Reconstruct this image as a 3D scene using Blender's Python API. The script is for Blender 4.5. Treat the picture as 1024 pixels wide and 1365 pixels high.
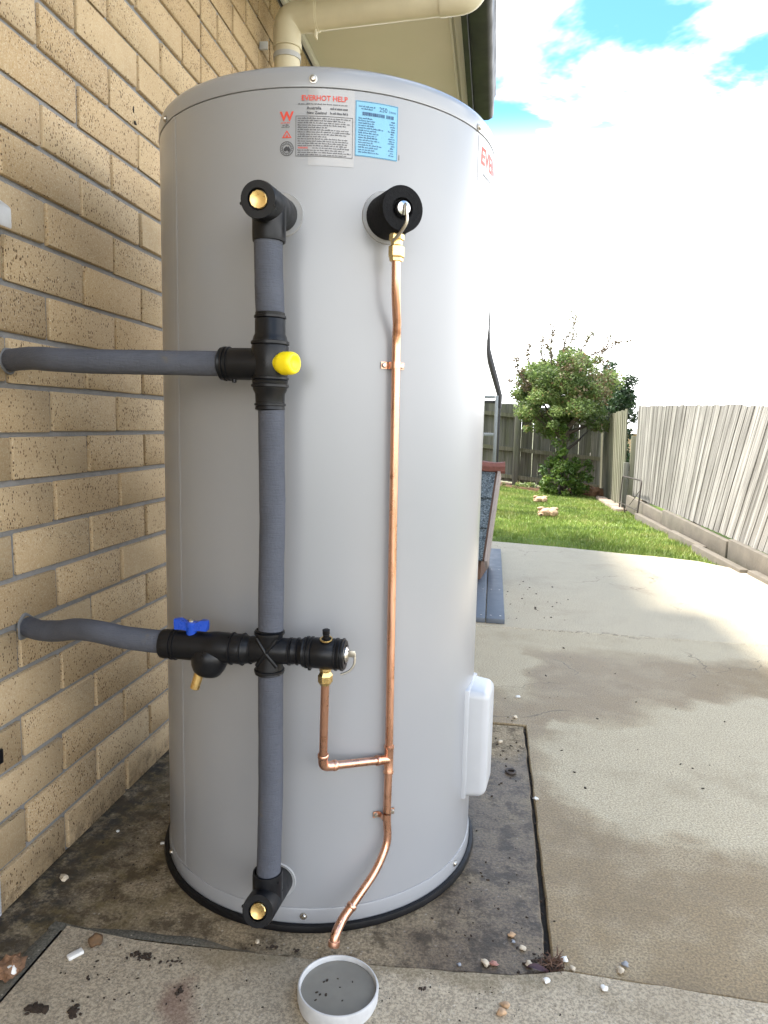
import bpy, bmesh, math, random
import numpy as np
from mathutils import Vector, Matrix, noise as mnoise

# ------------------------------------------------------------------ scene, camera, sky, sun
scn = bpy.context.scene
for o in list(bpy.data.objects):
    bpy.data.objects.remove(o)
COL = scn.collection
R = math.radians

CAM = Vector((0.8353, 0.0, 0.8918))
PITCH, ROLL, YAW, FPX = 0.1237, 0.0227, 0.1516, 935.57
_f = Vector((-math.sin(YAW) * math.cos(PITCH), math.cos(YAW) * math.cos(PITCH), -math.sin(PITCH)))
_r = Vector((math.cos(YAW), math.sin(YAW), 0))
_u = _r.cross(_f)
CR = _r * math.cos(ROLL) + _u * math.sin(ROLL)
CU = -_r * math.sin(ROLL) + _u * math.cos(ROLL)
cam = bpy.data.cameras.new('camera')
cam.sensor_fit = 'VERTICAL'
cam.sensor_height = 36
cam.lens = FPX * 36 / 1365
cam.clip_start, cam.clip_end = 0.02, 3000
cam_o = bpy.data.objects.new('camera', cam)
COL.objects.link(cam_o)
cam_o.matrix_world = Matrix(((CR.x, CU.x, -_f.x, CAM.x), (CR.y, CU.y, -_f.y, CAM.y), (CR.z, CU.z, -_f.z, CAM.z), (0, 0, 0, 1)))
scn.camera = cam_o

SUN_EL, SUN_AZ = R(64), R(-84)       # azimuth from +Y towards +X: sun stands over the house, left of the camera
sd = Vector((math.sin(SUN_AZ) * math.cos(SUN_EL), math.cos(SUN_AZ) * math.cos(SUN_EL), math.sin(SUN_EL)))
sun = bpy.data.lights.new('sun', 'SUN')
sun.energy = 2.6
sun.angle = R(6)
sun.color = (1, 0.95, 0.86)
sun_o = bpy.data.objects.new('sun', sun)
COL.objects.link(sun_o)
sun_o.rotation_euler = sd.to_track_quat('Z', 'Y').to_euler()

world = bpy.data.worlds.new('World')
scn.world = world
world.use_nodes = True
wt = world.node_tree
wt.nodes.clear()
EXPOSURE = 2.5
scn.view_settings.view_transform = 'Standard'
scn.view_settings.look = 'None'
scn.view_settings.exposure = EXPOSURE
scn.view_settings.gamma = 1
scn.view_settings.use_curve_mapping = False
scn.render.engine = 'CYCLES'
scn.render.resolution_x, scn.render.resolution_y = 768, 1024


def N(t, kind, ins=None, **props):
    n = t.nodes.new(kind)
    for k, v in props.items():
        setattr(n, k, v)
    for k, v in (ins or {}).items():
        s = n.inputs[k]
        if isinstance(v, bpy.types.NodeSocket):
            t.links.new(v, s)
        elif isinstance(v, bpy.types.Node):
            t.links.new(v.outputs[0], s)
        else:
            if hasattr(s.default_value, '__len__') and not isinstance(v, (tuple, list)):
                v = (v,) * len(s.default_value)
            if hasattr(s.default_value, '__len__') and len(s.default_value) == 4 and len(v) == 3:
                v = (*v, 1)
            s.default_value = v
    return n


def math_n(t, op, a, b=0.0, clamp=False):
    return N(t, 'ShaderNodeMath', {0: a, 1: b}, operation=op, use_clamp=clamp).outputs[0]


def mix_c(t, fac, a, b, mode='MIX'):
    n = N(t, 'ShaderNodeMix', None, data_type='RGBA', blend_type=mode)
    for idx, v in ((0, fac), (6, a), (7, b)):
        s = n.inputs[idx]
        if isinstance(v, bpy.types.NodeSocket):
            t.links.new(v, s)
        elif idx == 0:
            s.default_value = v
        else:
            s.default_value = (*v, 1) if len(v) == 3 else v
    return n.outputs[2]


def ramp(t, fac, stops):
    n = N(t, 'ShaderNodeValToRGB', {0: fac})
    e = n.color_ramp.elements
    while len(e) < len(stops):
        e.new(0.5)
    for i, (p, c) in enumerate(stops):
        e[i].position = p
        e[i].color = (c, c, c, 1) if not hasattr(c, '__len__') else (*c, 1)
    return n.outputs[0]


def smooth(t, v, a, b, lo=0.0, hi=1.0):
    return N(t, 'ShaderNodeMapRange', {0: v, 1: a, 2: b, 3: lo, 4: hi}, interpolation_type='SMOOTHSTEP').outputs[0]


# sky: clear-sky model with broken white cloud in front of it
sky = N(wt, 'ShaderNodeTexSky', sky_type='NISHITA', sun_disc=False)
sky.sun_elevation = SUN_EL
sky.sun_rotation = SUN_AZ
sky.air_density, sky.dust_density, sky.ozone_density = 0.9, 0.2, 3.0
wc = N(wt, 'ShaderNodeTexCoord')
sep = N(wt, 'ShaderNodeSeparateXYZ', {0: wc.outputs['Generated']})
zc = math_n(wt, 'MAXIMUM', sep.outputs[2], 0.03)
cx_ = math_n(wt, 'DIVIDE', sep.outputs[0], math_n(wt, 'ADD', zc, 0.25))
cy_ = math_n(wt, 'DIVIDE', sep.outputs[1], math_n(wt, 'ADD', zc, 0.25))
cp = N(wt, 'ShaderNodeCombineXYZ', {0: math_n(wt, 'MULTIPLY', cx_, 0.6), 1: cy_, 2: 3.7})
cn = N(wt, 'ShaderNodeTexNoise', {'Vector': cp.outputs[0], 'Scale': 1.7, 'Detail': 7, 'Roughness': 0.58, 'Distortion': 0.5})
cloud = smooth(wt, cn.outputs[0], 0.455, 0.57)
cover = smooth(wt, sep.outputs[2], 0.39, 0.25)     # unbroken towards the horizon
cloud = math_n(wt, 'MAXIMUM', cloud, cover)
clear = mix_c(wt, 1.0, sky.outputs[0], (0.50, 0.80, 0.86), 'MULTIPLY')
cmix = mix_c(wt, cloud, clear, (9.4, 9.4, 9.4))
bg = N(wt, 'ShaderNodeBackground', {0: cmix, 1: 0.10})
wo = N(wt, 'ShaderNodeOutputWorld', {0: bg})

# ------------------------------------------------------------------ helpers: meshes
WLOC = {}


class MB:
    def __init__(s):
        s.v, s.f = [], []

    def add(s, vs, fs):
        b = len(s.v)
        s.v += [tuple(v) for v in vs]
        s.f += [tuple(i + b for i in f) for f in fs]
        return s

    def box(s, x0, x1, y0, y1, z0, z1, xf=None):
        vs = [Vector((x, y, z)) for x in (x0, x1) for y in (y0, y1) for z in (z0, z1)]
        if xf:
            vs = [xf(v) for v in vs]
        return s.add(vs, [(0, 1, 3, 2), (4, 6, 7, 5), (0, 4, 5, 1), (2, 3, 7, 6), (0, 2, 6, 4), (1, 5, 7, 3)])

    def bbox(s, x0, x1, y0, y1, z0, z1, bev=0.003, seg=2, xf=None):
        bm = bmesh.new()
        bmesh.ops.create_cube(bm, size=1)
        for v in bm.verts:
            v.co = Vector(((x0 + x1) / 2 + v.co.x * (x1 - x0), (y0 + y1) / 2 + v.co.y * (y1 - y0), (z0 + z1) / 2 + v.co.z * (z1 - z0)))
        bmesh.ops.bevel(bm, geom=bm.edges[:], offset=bev, segments=seg, affect='EDGES', profile=0.5)
        bm.verts.index_update()
        vs = [v.co.copy() for v in bm.verts]
        if xf:
            vs = [xf(v) for v in vs]
        s.add(vs, [[v.index for v in f.verts] for f in bm.faces])
        bm.free()
        return s

    def lathe(s, prof, c=(0, 0, 0), axis=(0, 0, 1), seg=24, a0=0.0):
        """prof: (radius, height along axis)"""
        c, w = Vector(c), Vector(axis).normalized()
        ref = Vector((0, 0, 1)) if abs(w.z) < 0.9 else Vector((0, -1, 0))
        u = ref.cross(w).normalized()
        v = w.cross(u)
        rings, vs, fs = [], [], []
        for r, h in prof:
            if r < 1e-6:
                rings.append([len(vs)])
                vs.append(c + w * h)
            else:
                rings.append(list(range(len(vs), len(vs) + seg)))
                for i in range(seg):
                    a = a0 + 2 * math.pi * i / seg
                    vs.append(c + w * h + (u * math.cos(a) + v * math.sin(a)) * r)
        for A, B in zip(rings, rings[1:]):
            for i in range(seg):
                j = (i + 1) % seg
                if len(A) == 1 and len(B) == 1:
                    break
                if len(A) == 1:
                    fs.append((A[0], B[j], B[i]))
                elif len(B) == 1:
                    fs.append((A[i], A[j], B[0]))
                else:
                    fs.append((A[i], A[j], B[j], B[i]))
        return s.add(vs, fs)

    def tube(s, pts, rad, seg=12, caps=True):
        pts = [Vector(p) for p in pts]
        n = len(pts)
        rad = [rad] * n if not hasattr(rad, '__len__') else rad
        tang = [((pts[min(i + 1, n - 1)] - pts[max(i - 1, 0)]).normalized()) for i in range(n)]
        ref = Vector((0.13, 0.21, 0.97)) if abs(tang[0].z) < 0.85 else Vector((1, 0.05, 0.02))
        u = (ref - tang[0] * ref.dot(tang[0])).normalized()
        vs, fs = [], []
        for i in range(n):
            u = (u - tang[i] * u.dot(tang[i])).normalized()
            w = tang[i].cross(u)
            for k in range(seg):
                a = 2 * math.pi * k / seg
                vs.append(pts[i] + (u * math.cos(a) + w * math.sin(a)) * rad[i])
        for i in range(n - 1):
            for k in range(seg):
                j = (k + 1) % seg
                fs.append((i * seg + k, i * seg + j, (i + 1) * seg + j, (i + 1) * seg + k))
        if caps:
            fs.append(tuple(range(seg))[::-1])
            fs.append(tuple((n - 1) * seg + k for k in range(seg)))
        return s.add(vs, fs)

    def prism(s, poly, z0, z1):
        n = len(poly)
        vs = [(x, y, z0) for x, y in poly] + [(x, y, z1) for x, y in poly]
        fs = [tuple(range(n))[::-1], tuple(range(n, 2 * n))] + [(i, (i + 1) % n, n + (i + 1) % n, n + i) for i in range(n)]
        return s.add(vs, fs)

    def blob(s, c, rx, ry, rz, seed=0, rough=0.25, sub=2, rot=0.0, freq=1.6):
        bm = bmesh.new()
        bmesh.ops.create_icosphere(bm, subdivisions=sub, radius=1)
        off = Vector((seed * 3.17, seed * 1.31, seed * 2.3))
        vs = []
        for v in bm.verts:
            k = 1 + rough * mnoise.noise(v.co * freq + off)
            p = Vector((v.co.x * rx, v.co.y * ry, v.co.z * rz)) * k
            p = Matrix.Rotation(rot, 3, 'Z') @ p
            vs.append(p + Vector(c))
        bm.verts.index_update()
        s.add(vs, [[v.index for v in f.verts] for f in bm.faces])
        bm.free()
        return s


def curve_pts(pts, n=8):
    """Catmull-Rom through the points"""
    P = [Vector(p) for p in pts]
    P = [P[0] * 2 - P[1]] + P + [P[-1] * 2 - P[-2]]
    out = []
    for i in range(1, len(P) - 2):
        for k in range(n):
            t = k / n
            a, b, c, d = P[i - 1], P[i], P[i + 1], P[i + 2]
            out.append(0.5 * ((2 * b) + (c - a) * t + (2 * a - 5 * b + 4 * c - d) * t * t + (3 * b - a - 3 * c + d) * t ** 3))
    out.append(P[-2])
    return out


def fillet(pts, r=0.02, n=6):
    P = [Vector(p) for p in pts]
    out = [P[0]]
    for i in range(1, len(P) - 1):
        a, b = (P[i - 1] - P[i]), (P[i + 1] - P[i])
        k = min(r, a.length * 0.45, b.length * 0.45)
        s0, s1 = P[i] + a.normalized() * k, P[i] + b.normalized() * k
        for j in range(n + 1):
            t = j / n
            out.append(s0 * (1 - t) ** 2 + P[i] * 2 * t * (1 - t) + s1 * t * t)
    out.append(P[-1])
    return out


def mesh_of(mb, name, sm=True, ang=38, origin=(0, 0, 0)):
    ox, oy, oz = origin
    me = bpy.data.meshes.new(name)
    me.from_pydata([(x - ox, y - oy, z - oz) for x, y, z in mb.v], [], mb.f)
    if sm:
        me.shade_smooth()
        me.set_sharp_from_angle(angle=R(ang))
    me.update()
    return me


def tag(o, label=None, cat=None, group=None, kind=None):
    if label: o['label'] = label
    if cat: o['category'] = cat
    if group: o['group'] = group
    if kind: o['kind'] = kind
    return o


def thing(name, loc, label, cat, group=None):
    o = bpy.data.objects.new(name, None)
    o.empty_display_size = 0.05
    o.location = loc
    COL.objects.link(o)
    WLOC[o] = Vector(loc)
    return tag(o, label, cat, group)


def part(name, mb, mat, parent=None, sm=True, ang=38, label=None, kind=None, origin=None):
    """one mesh object; verts are given in world space"""
    org = WLOC[parent] if parent else Vector(origin or (0, 0, 0))
    me = mesh_of(mb, name, sm, ang, org)
    me.materials.append(mat)
    o = bpy.data.objects.new(name, me)
    if parent:
        o.parent = parent
    else:
        o.location = org
    COL.objects.link(o)
    WLOC[o] = org
    return tag(o, label, None, None, kind)


def single(name, mb, mat, label, cat, group=None, sm=True, ang=38, kind=None):
    v = np.array(mb.v)
    org = ((v[:, 0].min() + v[:, 0].max()) / 2, (v[:, 1].min() + v[:, 1].max()) / 2, v[:, 2].min())
    o = part(name, mb, mat, None, sm, ang, origin=org)
    return tag(o, label, cat, group, kind)


def raw_mesh(name, V, F, mat, parent=None, kind=None):
    """numpy verts (n,3) and faces (m,k) to a mesh, fast"""
    me = bpy.data.meshes.new(name)
    org = np.array(WLOC[parent]) if parent else np.zeros(3)
    V = np.asarray(V, dtype=np.float32) - org.astype(np.float32)
    F = np.asarray(F, dtype=np.int32)
    m, k = F.shape
    me.vertices.add(len(V)); me.vertices.foreach_set('co', V.ravel())
    me.loops.add(m * k); me.loops.foreach_set('vertex_index', F.ravel())
    me.polygons.add(m)
    me.polygons.foreach_set('loop_start', np.arange(0, m * k, k, dtype=np.int32))
    me.update(calc_edges=True)
    me.materials.append(mat)
    o = bpy.data.objects.new(name, me)
    if parent: o.parent = parent
    COL.objects.link(o)
    WLOC[o] = Vector(org)
    return tag(o, kind=kind)


# ------------------------------------------------------------------ helpers: materials
def new_mat(name):
    m = bpy.data.materials.new(name)
    m.use_nodes = True
    t = m.node_tree
    t.nodes.clear()
    b = N(t, 'ShaderNodeBsdfPrincipled')
    o = N(t, 'ShaderNodeOutputMaterial', {0: b})
    return m, t, b


def setp(t, b, **kw):
    names = dict(color='Base Color', rough='Roughness', metal='Metallic', normal='Normal', spec='Specular IOR Level', coat='Coat Weight', trans='Transmission Weight', alpha='Alpha', sheen='Sheen Weight', ior='IOR', coat_rough='Coat Roughness')
    for k, v in kw.items():
        s = b.inputs[names[k]]
        if isinstance(v, bpy.types.NodeSocket): t.links.new(v, s)
        else: s.default_value = (*v, 1) if hasattr(v, '__len__') and len(v) == 3 else v


def coords(t, which='POS'):
    if which == 'POS':
        return N(t, 'ShaderNodeNewGeometry').outputs['Position']
    return N(t, 'ShaderNodeTexCoord').outputs['Object']


def noise_n(t, vec, scale, detail=4, rough=0.55, dist=0.0):
    return N(t, 'ShaderNodeTexNoise', {'Vector': vec, 'Scale': scale, 'Detail': detail, 'Roughness': rough, 'Distortion': dist}).outputs[0]


def scaled(t, vec, s):
    return N(t, 'ShaderNodeVectorMath', {0: vec, 1: s}, operation='MULTIPLY').outputs[0]


def bump(t, h, strength=0.3, dist=0.002, normal=None):
    ins = {'Strength': strength, 'Distance': dist, 'Height': h}
    if normal: ins['Normal'] = normal
    return N(t, 'ShaderNodeBump', ins).outputs[0]


def plain(name, color, rough=0.5, metal=0.0, var=0.12, scale=40, bstr=0.08, bdist=0.001, spec=0.5, rvar=0.1, **kw):
    """painted / moulded surface with faint unevenness of colour, gloss and relief"""
    m, t, b = new_mat(name)
    p = coords(t)
    n1 = noise_n(t, p, scale, 5)
    n2 = noise_n(t, p, scale * 6, 3)
    dark = tuple(c * (1 - var) for c in color)
    lite = tuple(min(1, c * (1 + var)) for c in color)
    setp(t, b, color=mix_c(t, n1, dark, lite), rough=smooth(t, n1, 0.2, 0.8, rough - rvar, rough + rvar), metal=metal, spec=spec,
         normal=bump(t, math_n(t, 'ADD', n1, math_n(t, 'MULTIPLY', n2, 0.4)), bstr, bdist), **kw)
    return m


M = {}
M['black_plastic'] = plain('black_plastic', (0.005, 0.0055, 0.007), 0.36, var=0.3, scale=60, bstr=0.12, spec=0.28)
M['black_foam'] = plain('black_foam', (0.005, 0.005, 0.006), 0.8, spec=0.25, var=0.4, scale=300, bstr=0.5, bdist=0.0015)
M['black_rubber'] = plain('black_rubber', (0.004, 0.004, 0.005), 0.5, spec=0.3, var=0.4, scale=60, bstr=0.25)
M['yellow_plastic'] = plain('yellow_plastic', (0.86, 0.68, 0.008), 0.35, var=0.06)
M['blue_plastic'] = plain('blue_plastic', (0.008, 0.06, 0.42), 0.32, var=0.15)
M['white_plastic'] = plain('white_plastic', (0.42, 0.43, 0.445), 0.34, var=0.04, rvar=0.06)
M['pot_plastic'] = plain('pot_plastic', (0.46, 0.46, 0.455), 0.45, var=0.28, scale=45)
M['steel'] = plain('steel', (0.62, 0.62, 0.62), 0.22, 1.0, var=0.08)
M['zinc'] = plain('zinc', (0.55, 0.52, 0.46), 0.34, 1.0, var=0.12)
M['brass'] = plain('brass', (0.74, 0.53, 0.22), 0.30, 1.0, var=0.15, scale=90, rvar=0.08)
M['cream_pvc'] = plain('cream_pvc', (0.60, 0.55, 0.41), 0.42, var=0.14, scale=14)
M['cream_paint'] = plain('cream_paint', (0.62, 0.59, 0.48), 0.55, var=0.07, scale=5)
M['white_paint'] = plain('white_paint', (0.70, 0.69, 0.64), 0.5, var=0.06, scale=9)
M['dark_gutter'] = plain('dark_gutter', (0.008, 0.008, 0.010), 0.5, var=0.15, scale=8)
M['red_ink'] = plain('red_ink', (0.62, 0.06, 0.035), 0.5, var=0.05)
M['dark_ink'] = plain('dark_ink', (0.035, 0.035, 0.04), 0.5, var=0.1)
M['navy_ink'] = plain('navy_ink', (0.03, 0.07, 0.16), 0.5, var=0.1)
M['label_blue'] = plain('label_blue', (0.17, 0.42, 0.60), 0.35, var=0.03)
M['label_white'] = plain('label_white', (0.80, 0.79, 0.79), 0.3, var=0.02)
M['label_film'] = plain('label_film', (0.36, 0.358, 0.36), 0.14, var=0.05, scale=20)
M['escutcheon'] = plain('escutcheon', (0.37, 0.37, 0.37), 0.4, var=0.06)
M['grey_sealant'] = plain('grey_sealant', (0.13, 0.13, 0.13), 0.7, var=0.2)
M['brown_sealant'] = plain('brown_sealant', (0.07, 0.05, 0.035), 0.8, var=0.3)
M['galvanised'] = plain('galvanised', (0.17, 0.185, 0.195), 0.5, 0.6, var=0.2, scale=20)
M['black_paint'] = plain('black_paint', (0.012, 0.012, 0.013), 0.5)
M['rust_dark'] = plain('rust_dark', (0.05, 0.04, 0.035), 0.7, 0.2, var=0.4)
M['red_timber'] = plain('red_timber', (0.17, 0.065, 0.05), 0.8, var=0.5, scale=45, bstr=0.6, bdist=0.006)
M['brown_timber'] = plain('brown_timber', (0.15, 0.085, 0.055), 0.75, var=0.4, scale=25, bstr=0.4, bdist=0.003)
M['pale_trim'] = plain('pale_trim', (0.30, 0.25, 0.22), 0.7, var=0.25, scale=25)
M['blue_board'] = plain('blue_board', (0.085, 0.10, 0.122), 0.55, var=0.18, scale=18, bstr=0.3, bdist=0.002)
M['roof_metal'] = plain('roof_metal', (0.06, 0.06, 0.065), 0.5, var=0.1)
M['plush'] = plain('plush', (0.46, 0.31, 0.20), 0.95, var=0.3, scale=60, bstr=0.8, bdist=0.01)
M['toy_dark'] = plain('toy_dark', (0.05, 0.03, 0.02), 0.7)
M['soil'] = plain('soil', (0.035, 0.022, 0.013), 0.95, var=0.6, scale=120, bstr=0.9, bdist=0.004)
M['red_soil'] = plain('red_soil', (0.19, 0.10, 0.05), 0.95, var=0.5, scale=14, bstr=1.0, bdist=0.03)
M['bark'] = plain('bark', (0.075, 0.058, 0.042), 0.9, var=0.5, scale=30, bstr=0.9, bdist=0.01)
M['sleeper'] = plain('sleeper', (0.115, 0.098, 0.076), 0.85, var=0.45, scale=9, bstr=0.6, bdist=0.006)
M['joint_dark'] = plain('joint_dark', (0.018, 0.014, 0.010), 0.95, var=0.5, scale=80, bstr=0.8, bdist=0.004)
M['window_dark'] = plain('window_dark', (0.02, 0.022, 0.025), 0.1)
M['dry_weed'] = plain('dry_weed', (0.10, 0.055, 0.035), 0.9, var=0.4, scale=90)
M['purple_leaf'] = plain('purple_leaf', (0.045, 0.018, 0.024), 0.6, var=0.3, scale=90)


def make_foam():
    m, t, b = new_mat('grey_foam')
    p = coords(t)
    fine = noise_n(t, scaled(t, p, (60, 60, 420)), 1.0, 4, 0.6)
    fineh = noise_n(t, scaled(t, p, (300, 120, 120)), 1.0, 4, 0.6)
    blot = noise_n(t, p, 22, 5, 0.6)
    c = mix_c(t, blot, (0.054, 0.059, 0.075), (0.095, 0.103, 0.127))
    c = mix_c(t, smooth(t, noise_n(t, p, 13, 6, 0.7), 0.60, 0.78), c, (0.11, 0.10, 0.08))
    h = math_n(t, 'ADD', fine, math_n(t, 'MULTIPLY', fineh, 0.6))
    setp(t, b, color=c, rough=0.72, spec=0.3, normal=bump(t, h, 0.8, 0.0022))
    return m


M['foam'] = make_foam()


def make_copper():
    m, t, b = new_mat('copper')
    p = coords(t)
    n = noise_n(t, scaled(t, p, (70, 70, 16)), 1.0, 5, 0.6)
    n2 = noise_n(t, p, 180, 3)
    c = mix_c(t, n, (0.63, 0.32, 0.20), (0.87, 0.52, 0.38))
    c = mix_c(t, smooth(t, noise_n(t, p, 34, 5), 0.58, 0.75), c, (0.42, 0.20, 0.12))
    setp(t, b, color=c, metal=1.0, rough=smooth(t, n, 0.25, 0.8, 0.22, 0.42), normal=bump(t, n2, 0.06, 0.0008))
    return m


M['copper'] = make_copper()


def make_tank():
    m, t, b = new_mat('tank_enamel')
    p = coords(t)
    big = noise_n(t, scaled(t, p, (3.0, 3.0, 1.0)), 1.0, 2, 0.4)
    peel = noise_n(t, p, 900, 2)
    dirt = smooth(t, noise_n(t, p, 60, 6, 0.7), 0.66, 0.8)
    zz = N(t, 'ShaderNodeSeparateXYZ', {0: p}).outputs[2]
    low = smooth(t, zz, 0.22, 0.0, 0.08, 1.0)
    c = mix_c(t, noise_n(t, p, 7, 4), (0.258, 0.264, 0.275), (0.280, 0.286, 0.298))
    c = mix_c(t, math_n(t, 'MULTIPLY', math_n(t, 'MULTIPLY', dirt, low), 0.5), c, (0.30, 0.27, 0.22))
    # faint run marks and finger smudges
    run = math_n(t, 'MULTIPLY', smooth(t, noise_n(t, scaled(t, p, (70, 70, 1.6)), 1.0, 4, 0.6), 0.60, 0.78), smooth(t, noise_n(t, p, 4, 4), 0.45, 0.65))
    c = mix_c(t, math_n(t, 'MULTIPLY', run, 0.07), c, (0.22, 0.21, 0.19))
    h = math_n(t, 'ADD', math_n(t, 'MULTIPLY', big, 6.0), math_n(t, 'MULTIPLY', peel, 0.06))
    setp(t, b, color=c, rough=0.30, spec=0.5, coat=0.6, coat_rough=0.29, normal=bump(t, h, 0.18, 0.0016))
    return m


M['tank'] = make_tank()


def make_brick():
    m, t, b = new_mat('cream_brick')
    p = coords(t)
    rnd = N(t, 'ShaderNodeObjectInfo').outputs['Random']
    isl = N(t, 'ShaderNodeNewGeometry').outputs['Random Per Island']
    v = math_n(t, 'FRACT', math_n(t, 'ADD', rnd, isl))
    base = mix_c(t, v, (0.385, 0.272, 0.138), (0.49, 0.378, 0.225))
    base = mix_c(t, noise_n(t, p, 16, 5, 0.6), base, (0.345, 0.235, 0.125))
    base = mix_c(t, smooth(t, noise_n(t, p, 330, 4, 0.7), 0.4, 0.75), base, (0.50, 0.41, 0.28))
    # pits of the wire-cut face: dark, stretched up and down
    pp = scaled(t, p, (1.0, 1.0, 0.55))
    vor = N(t, 'ShaderNodeTexVoronoi', {'Vector': pp, 'Scale': 290, 'Randomness': 1.0})
    rr = N(t, 'ShaderNodeSeparateColor', {0: vor.outputs['Color']})
    size = smooth(t, rr.outputs[0], 0.30, 1.0, 0.0, 0.48)
    clus = smooth(t, noise_n(t, p, 26, 3), 0.35, 0.62, 0.75, 1.1)
    pit = math_n(t, 'LESS_THAN', math_n(t, 'ADD', vor.outputs['Distance'], math_n(t, 'MULTIPLY', noise_n(t, p, 500, 2), 0.12)), math_n(t, 'MULTIPLY', size, clus))
    tone = mix_c(t, rr.outputs[1], (0.060, 0.035, 0.018), (0.17, 0.10, 0.05))
    c = mix_c(t, math_n(t, 'MULTIPLY', pit, 0.93), base, tone)
    wv = N(t, 'ShaderNodeTexVoronoi', {'Vector': p, 'Scale': 130})
    grit = math_n(t, 'MULTIPLY', math_n(t, 'LESS_THAN', wv.outputs['Distance'], 0.12), math_n(t, 'GREATER_THAN', N(t, 'ShaderNodeSeparateColor', {0: wv.outputs['Color']}).outputs[0], 0.82))
    c = mix_c(t, grit, c, (0.62, 0.55, 0.42))
    zz = N(t, 'ShaderNodeSeparateXYZ', {0: p}).outputs[2]
    damp = math_n(t, 'MULTIPLY', smooth(t, math_n(t, 'ADD', zz, math_n(t, 'MULTIPLY', noise_n(t, p, 14, 4), 0.10)), 0.15, 0.05), smooth(t, noise_n(t, p, 30, 5, 0.7), 0.42, 0.62))
    c = mix_c(t, math_n(t, 'MULTIPLY', damp, 0.55), c, (0.07, 0.05, 0.03))
    h = math_n(t, 'SUBTRACT', noise_n(t, p, 420, 3), math_n(t, 'MULTIPLY', pit, 1.6))
    setp(t, b, color=c, rough=0.86, spec=0.25, normal=bump(t, h, 0.55, 0.0014))
    return m


M['brick'] = make_brick()


def make_mortar():
    m, t, b = new_mat('mortar')
    p = coords(t)
    c = mix_c(t, noise_n(t, p, 45, 5, 0.6), (0.165, 0.165, 0.165), (0.28, 0.278, 0.275))
    setp(t, b, color=c, rough=0.9, spec=0.2, normal=bump(t, noise_n(t, p, 260, 4), 0.8, 0.003))
    return m


M['mortar'] = make_mortar()


def ellipse(t, p, cx, cy, rx, ry, ang=0.0, soft=0.35):
    """1 inside the ellipse on the ground, 0 outside; p is a warped position"""
    mp = N(t, 'ShaderNodeMapping', {'Vector': p, 'Location': (cx, cy, 0), 'Rotation': (0, 0, ang), 'Scale': (rx, ry, 1e6)}, vector_type='TEXTURE')
    ln = N(t, 'ShaderNodeVectorMath', {0: mp.outputs[0]}, operation='LENGTH').outputs['Value']
    return smooth(t, ln, 1 + soft, 1 - soft)


def concrete(name, tint=(1, 1, 1), wet_fn=None, dirt=0.35, stain=None, coarse=1.0):
    m, t, b = new_mat(name)
    p = coords(t)
    warp = N(t, 'ShaderNodeTexNoise', {'Vector': p, 'Scale': 5.0, 'Detail': 5, 'Roughness': 0.6})
    off = N(t, 'ShaderNodeVectorMath', {0: N(t, 'ShaderNodeVectorMath', {0: warp.outputs['Color'], 1: (0.5, 0.5, 0.5)}, operation='SUBTRACT').outputs[0], 1: (0.30, 0.30, 0)}, operation='MULTIPLY').outputs[0]
    pw = N(t, 'ShaderNodeVectorMath', {0: p, 1: off}, operation='ADD').outputs[0]
    a = mix_c(t, noise_n(t, p, 9, 6, 0.6), tuple(0.42 * x for x in tint), tuple(0.54 * x for x in tint))
    sand = noise_n(t, p, 230 * coarse, 5, 0.75)
    a = mix_c(t, smooth(t, sand, 0.40, 0.60), tuple(0.25 * x for x in tint), a)
    sp = N(t, 'ShaderNodeTexVoronoi', {'Vector': p, 'Scale': 150 * coarse})
    spc = N(t, 'ShaderNodeSeparateColor', {0: sp.outputs['Color']})
    grain = math_n(t, 'MULTIPLY', math_n(t, 'LESS_THAN', sp.outputs['Distance'], 0.24), math_n(t, 'GREATER_THAN', spc.outputs[0], 0.62))
    a = mix_c(t, math_n(t, 'MULTIPLY', grain, 0.75), a, mix_c(t, spc.outputs[1], (0.10, 0.075, 0.05), (0.50, 0.45, 0.37)))
    a = mix_c(t, math_n(t, 'MULTIPLY', smooth(t, noise_n(t, p, 3.1, 6, 0.65), 0.5, 0.72), dirt), a, (0.20, 0.155, 0.095))
    if stain:
        for mask, colr, amt in stain(t, p, pw):
            a = mix_c(t, math_n(t, 'MULTIPLY', mask, amt), a, colr)
    ck = N(t, 'ShaderNodeTexVoronoi', {'Vector': pw, 'Scale': 1.15}, feature='DISTANCE_TO_EDGE')
    crack = math_n(t, 'MULTIPLY', math_n(t, 'LESS_THAN', ck.outputs['Distance'], 0.0022), smooth(t, noise_n(t, p, 1.7, 2), 0.50, 0.56))
    a = mix_c(t, math_n(t, 'MULTIPLY', crack, 0.6), a, (0.09, 0.075, 0.055))
    rough = 0.88
    h = math_n(t, 'ADD', noise_n(t, p, 130 * coarse, 5, 0.7), math_n(t, 'MULTIPLY', noise_n(t, p, 14, 4), 1.4))
    if wet_fn:
        w, amt = wet_fn(t, p, pw)
        wc_ = mix_c(t, 1.0, a, amt, 'MULTIPLY')
        a = mix_c(t, w, a, wc_)
        rough = smooth(t, w, 0.0, 1.0, 0.88, 0.50)
    setp(t, b, color=a, rough=rough, spec=0.35, normal=bump(t, h, 0.5, 0.0022))
    return m


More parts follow.
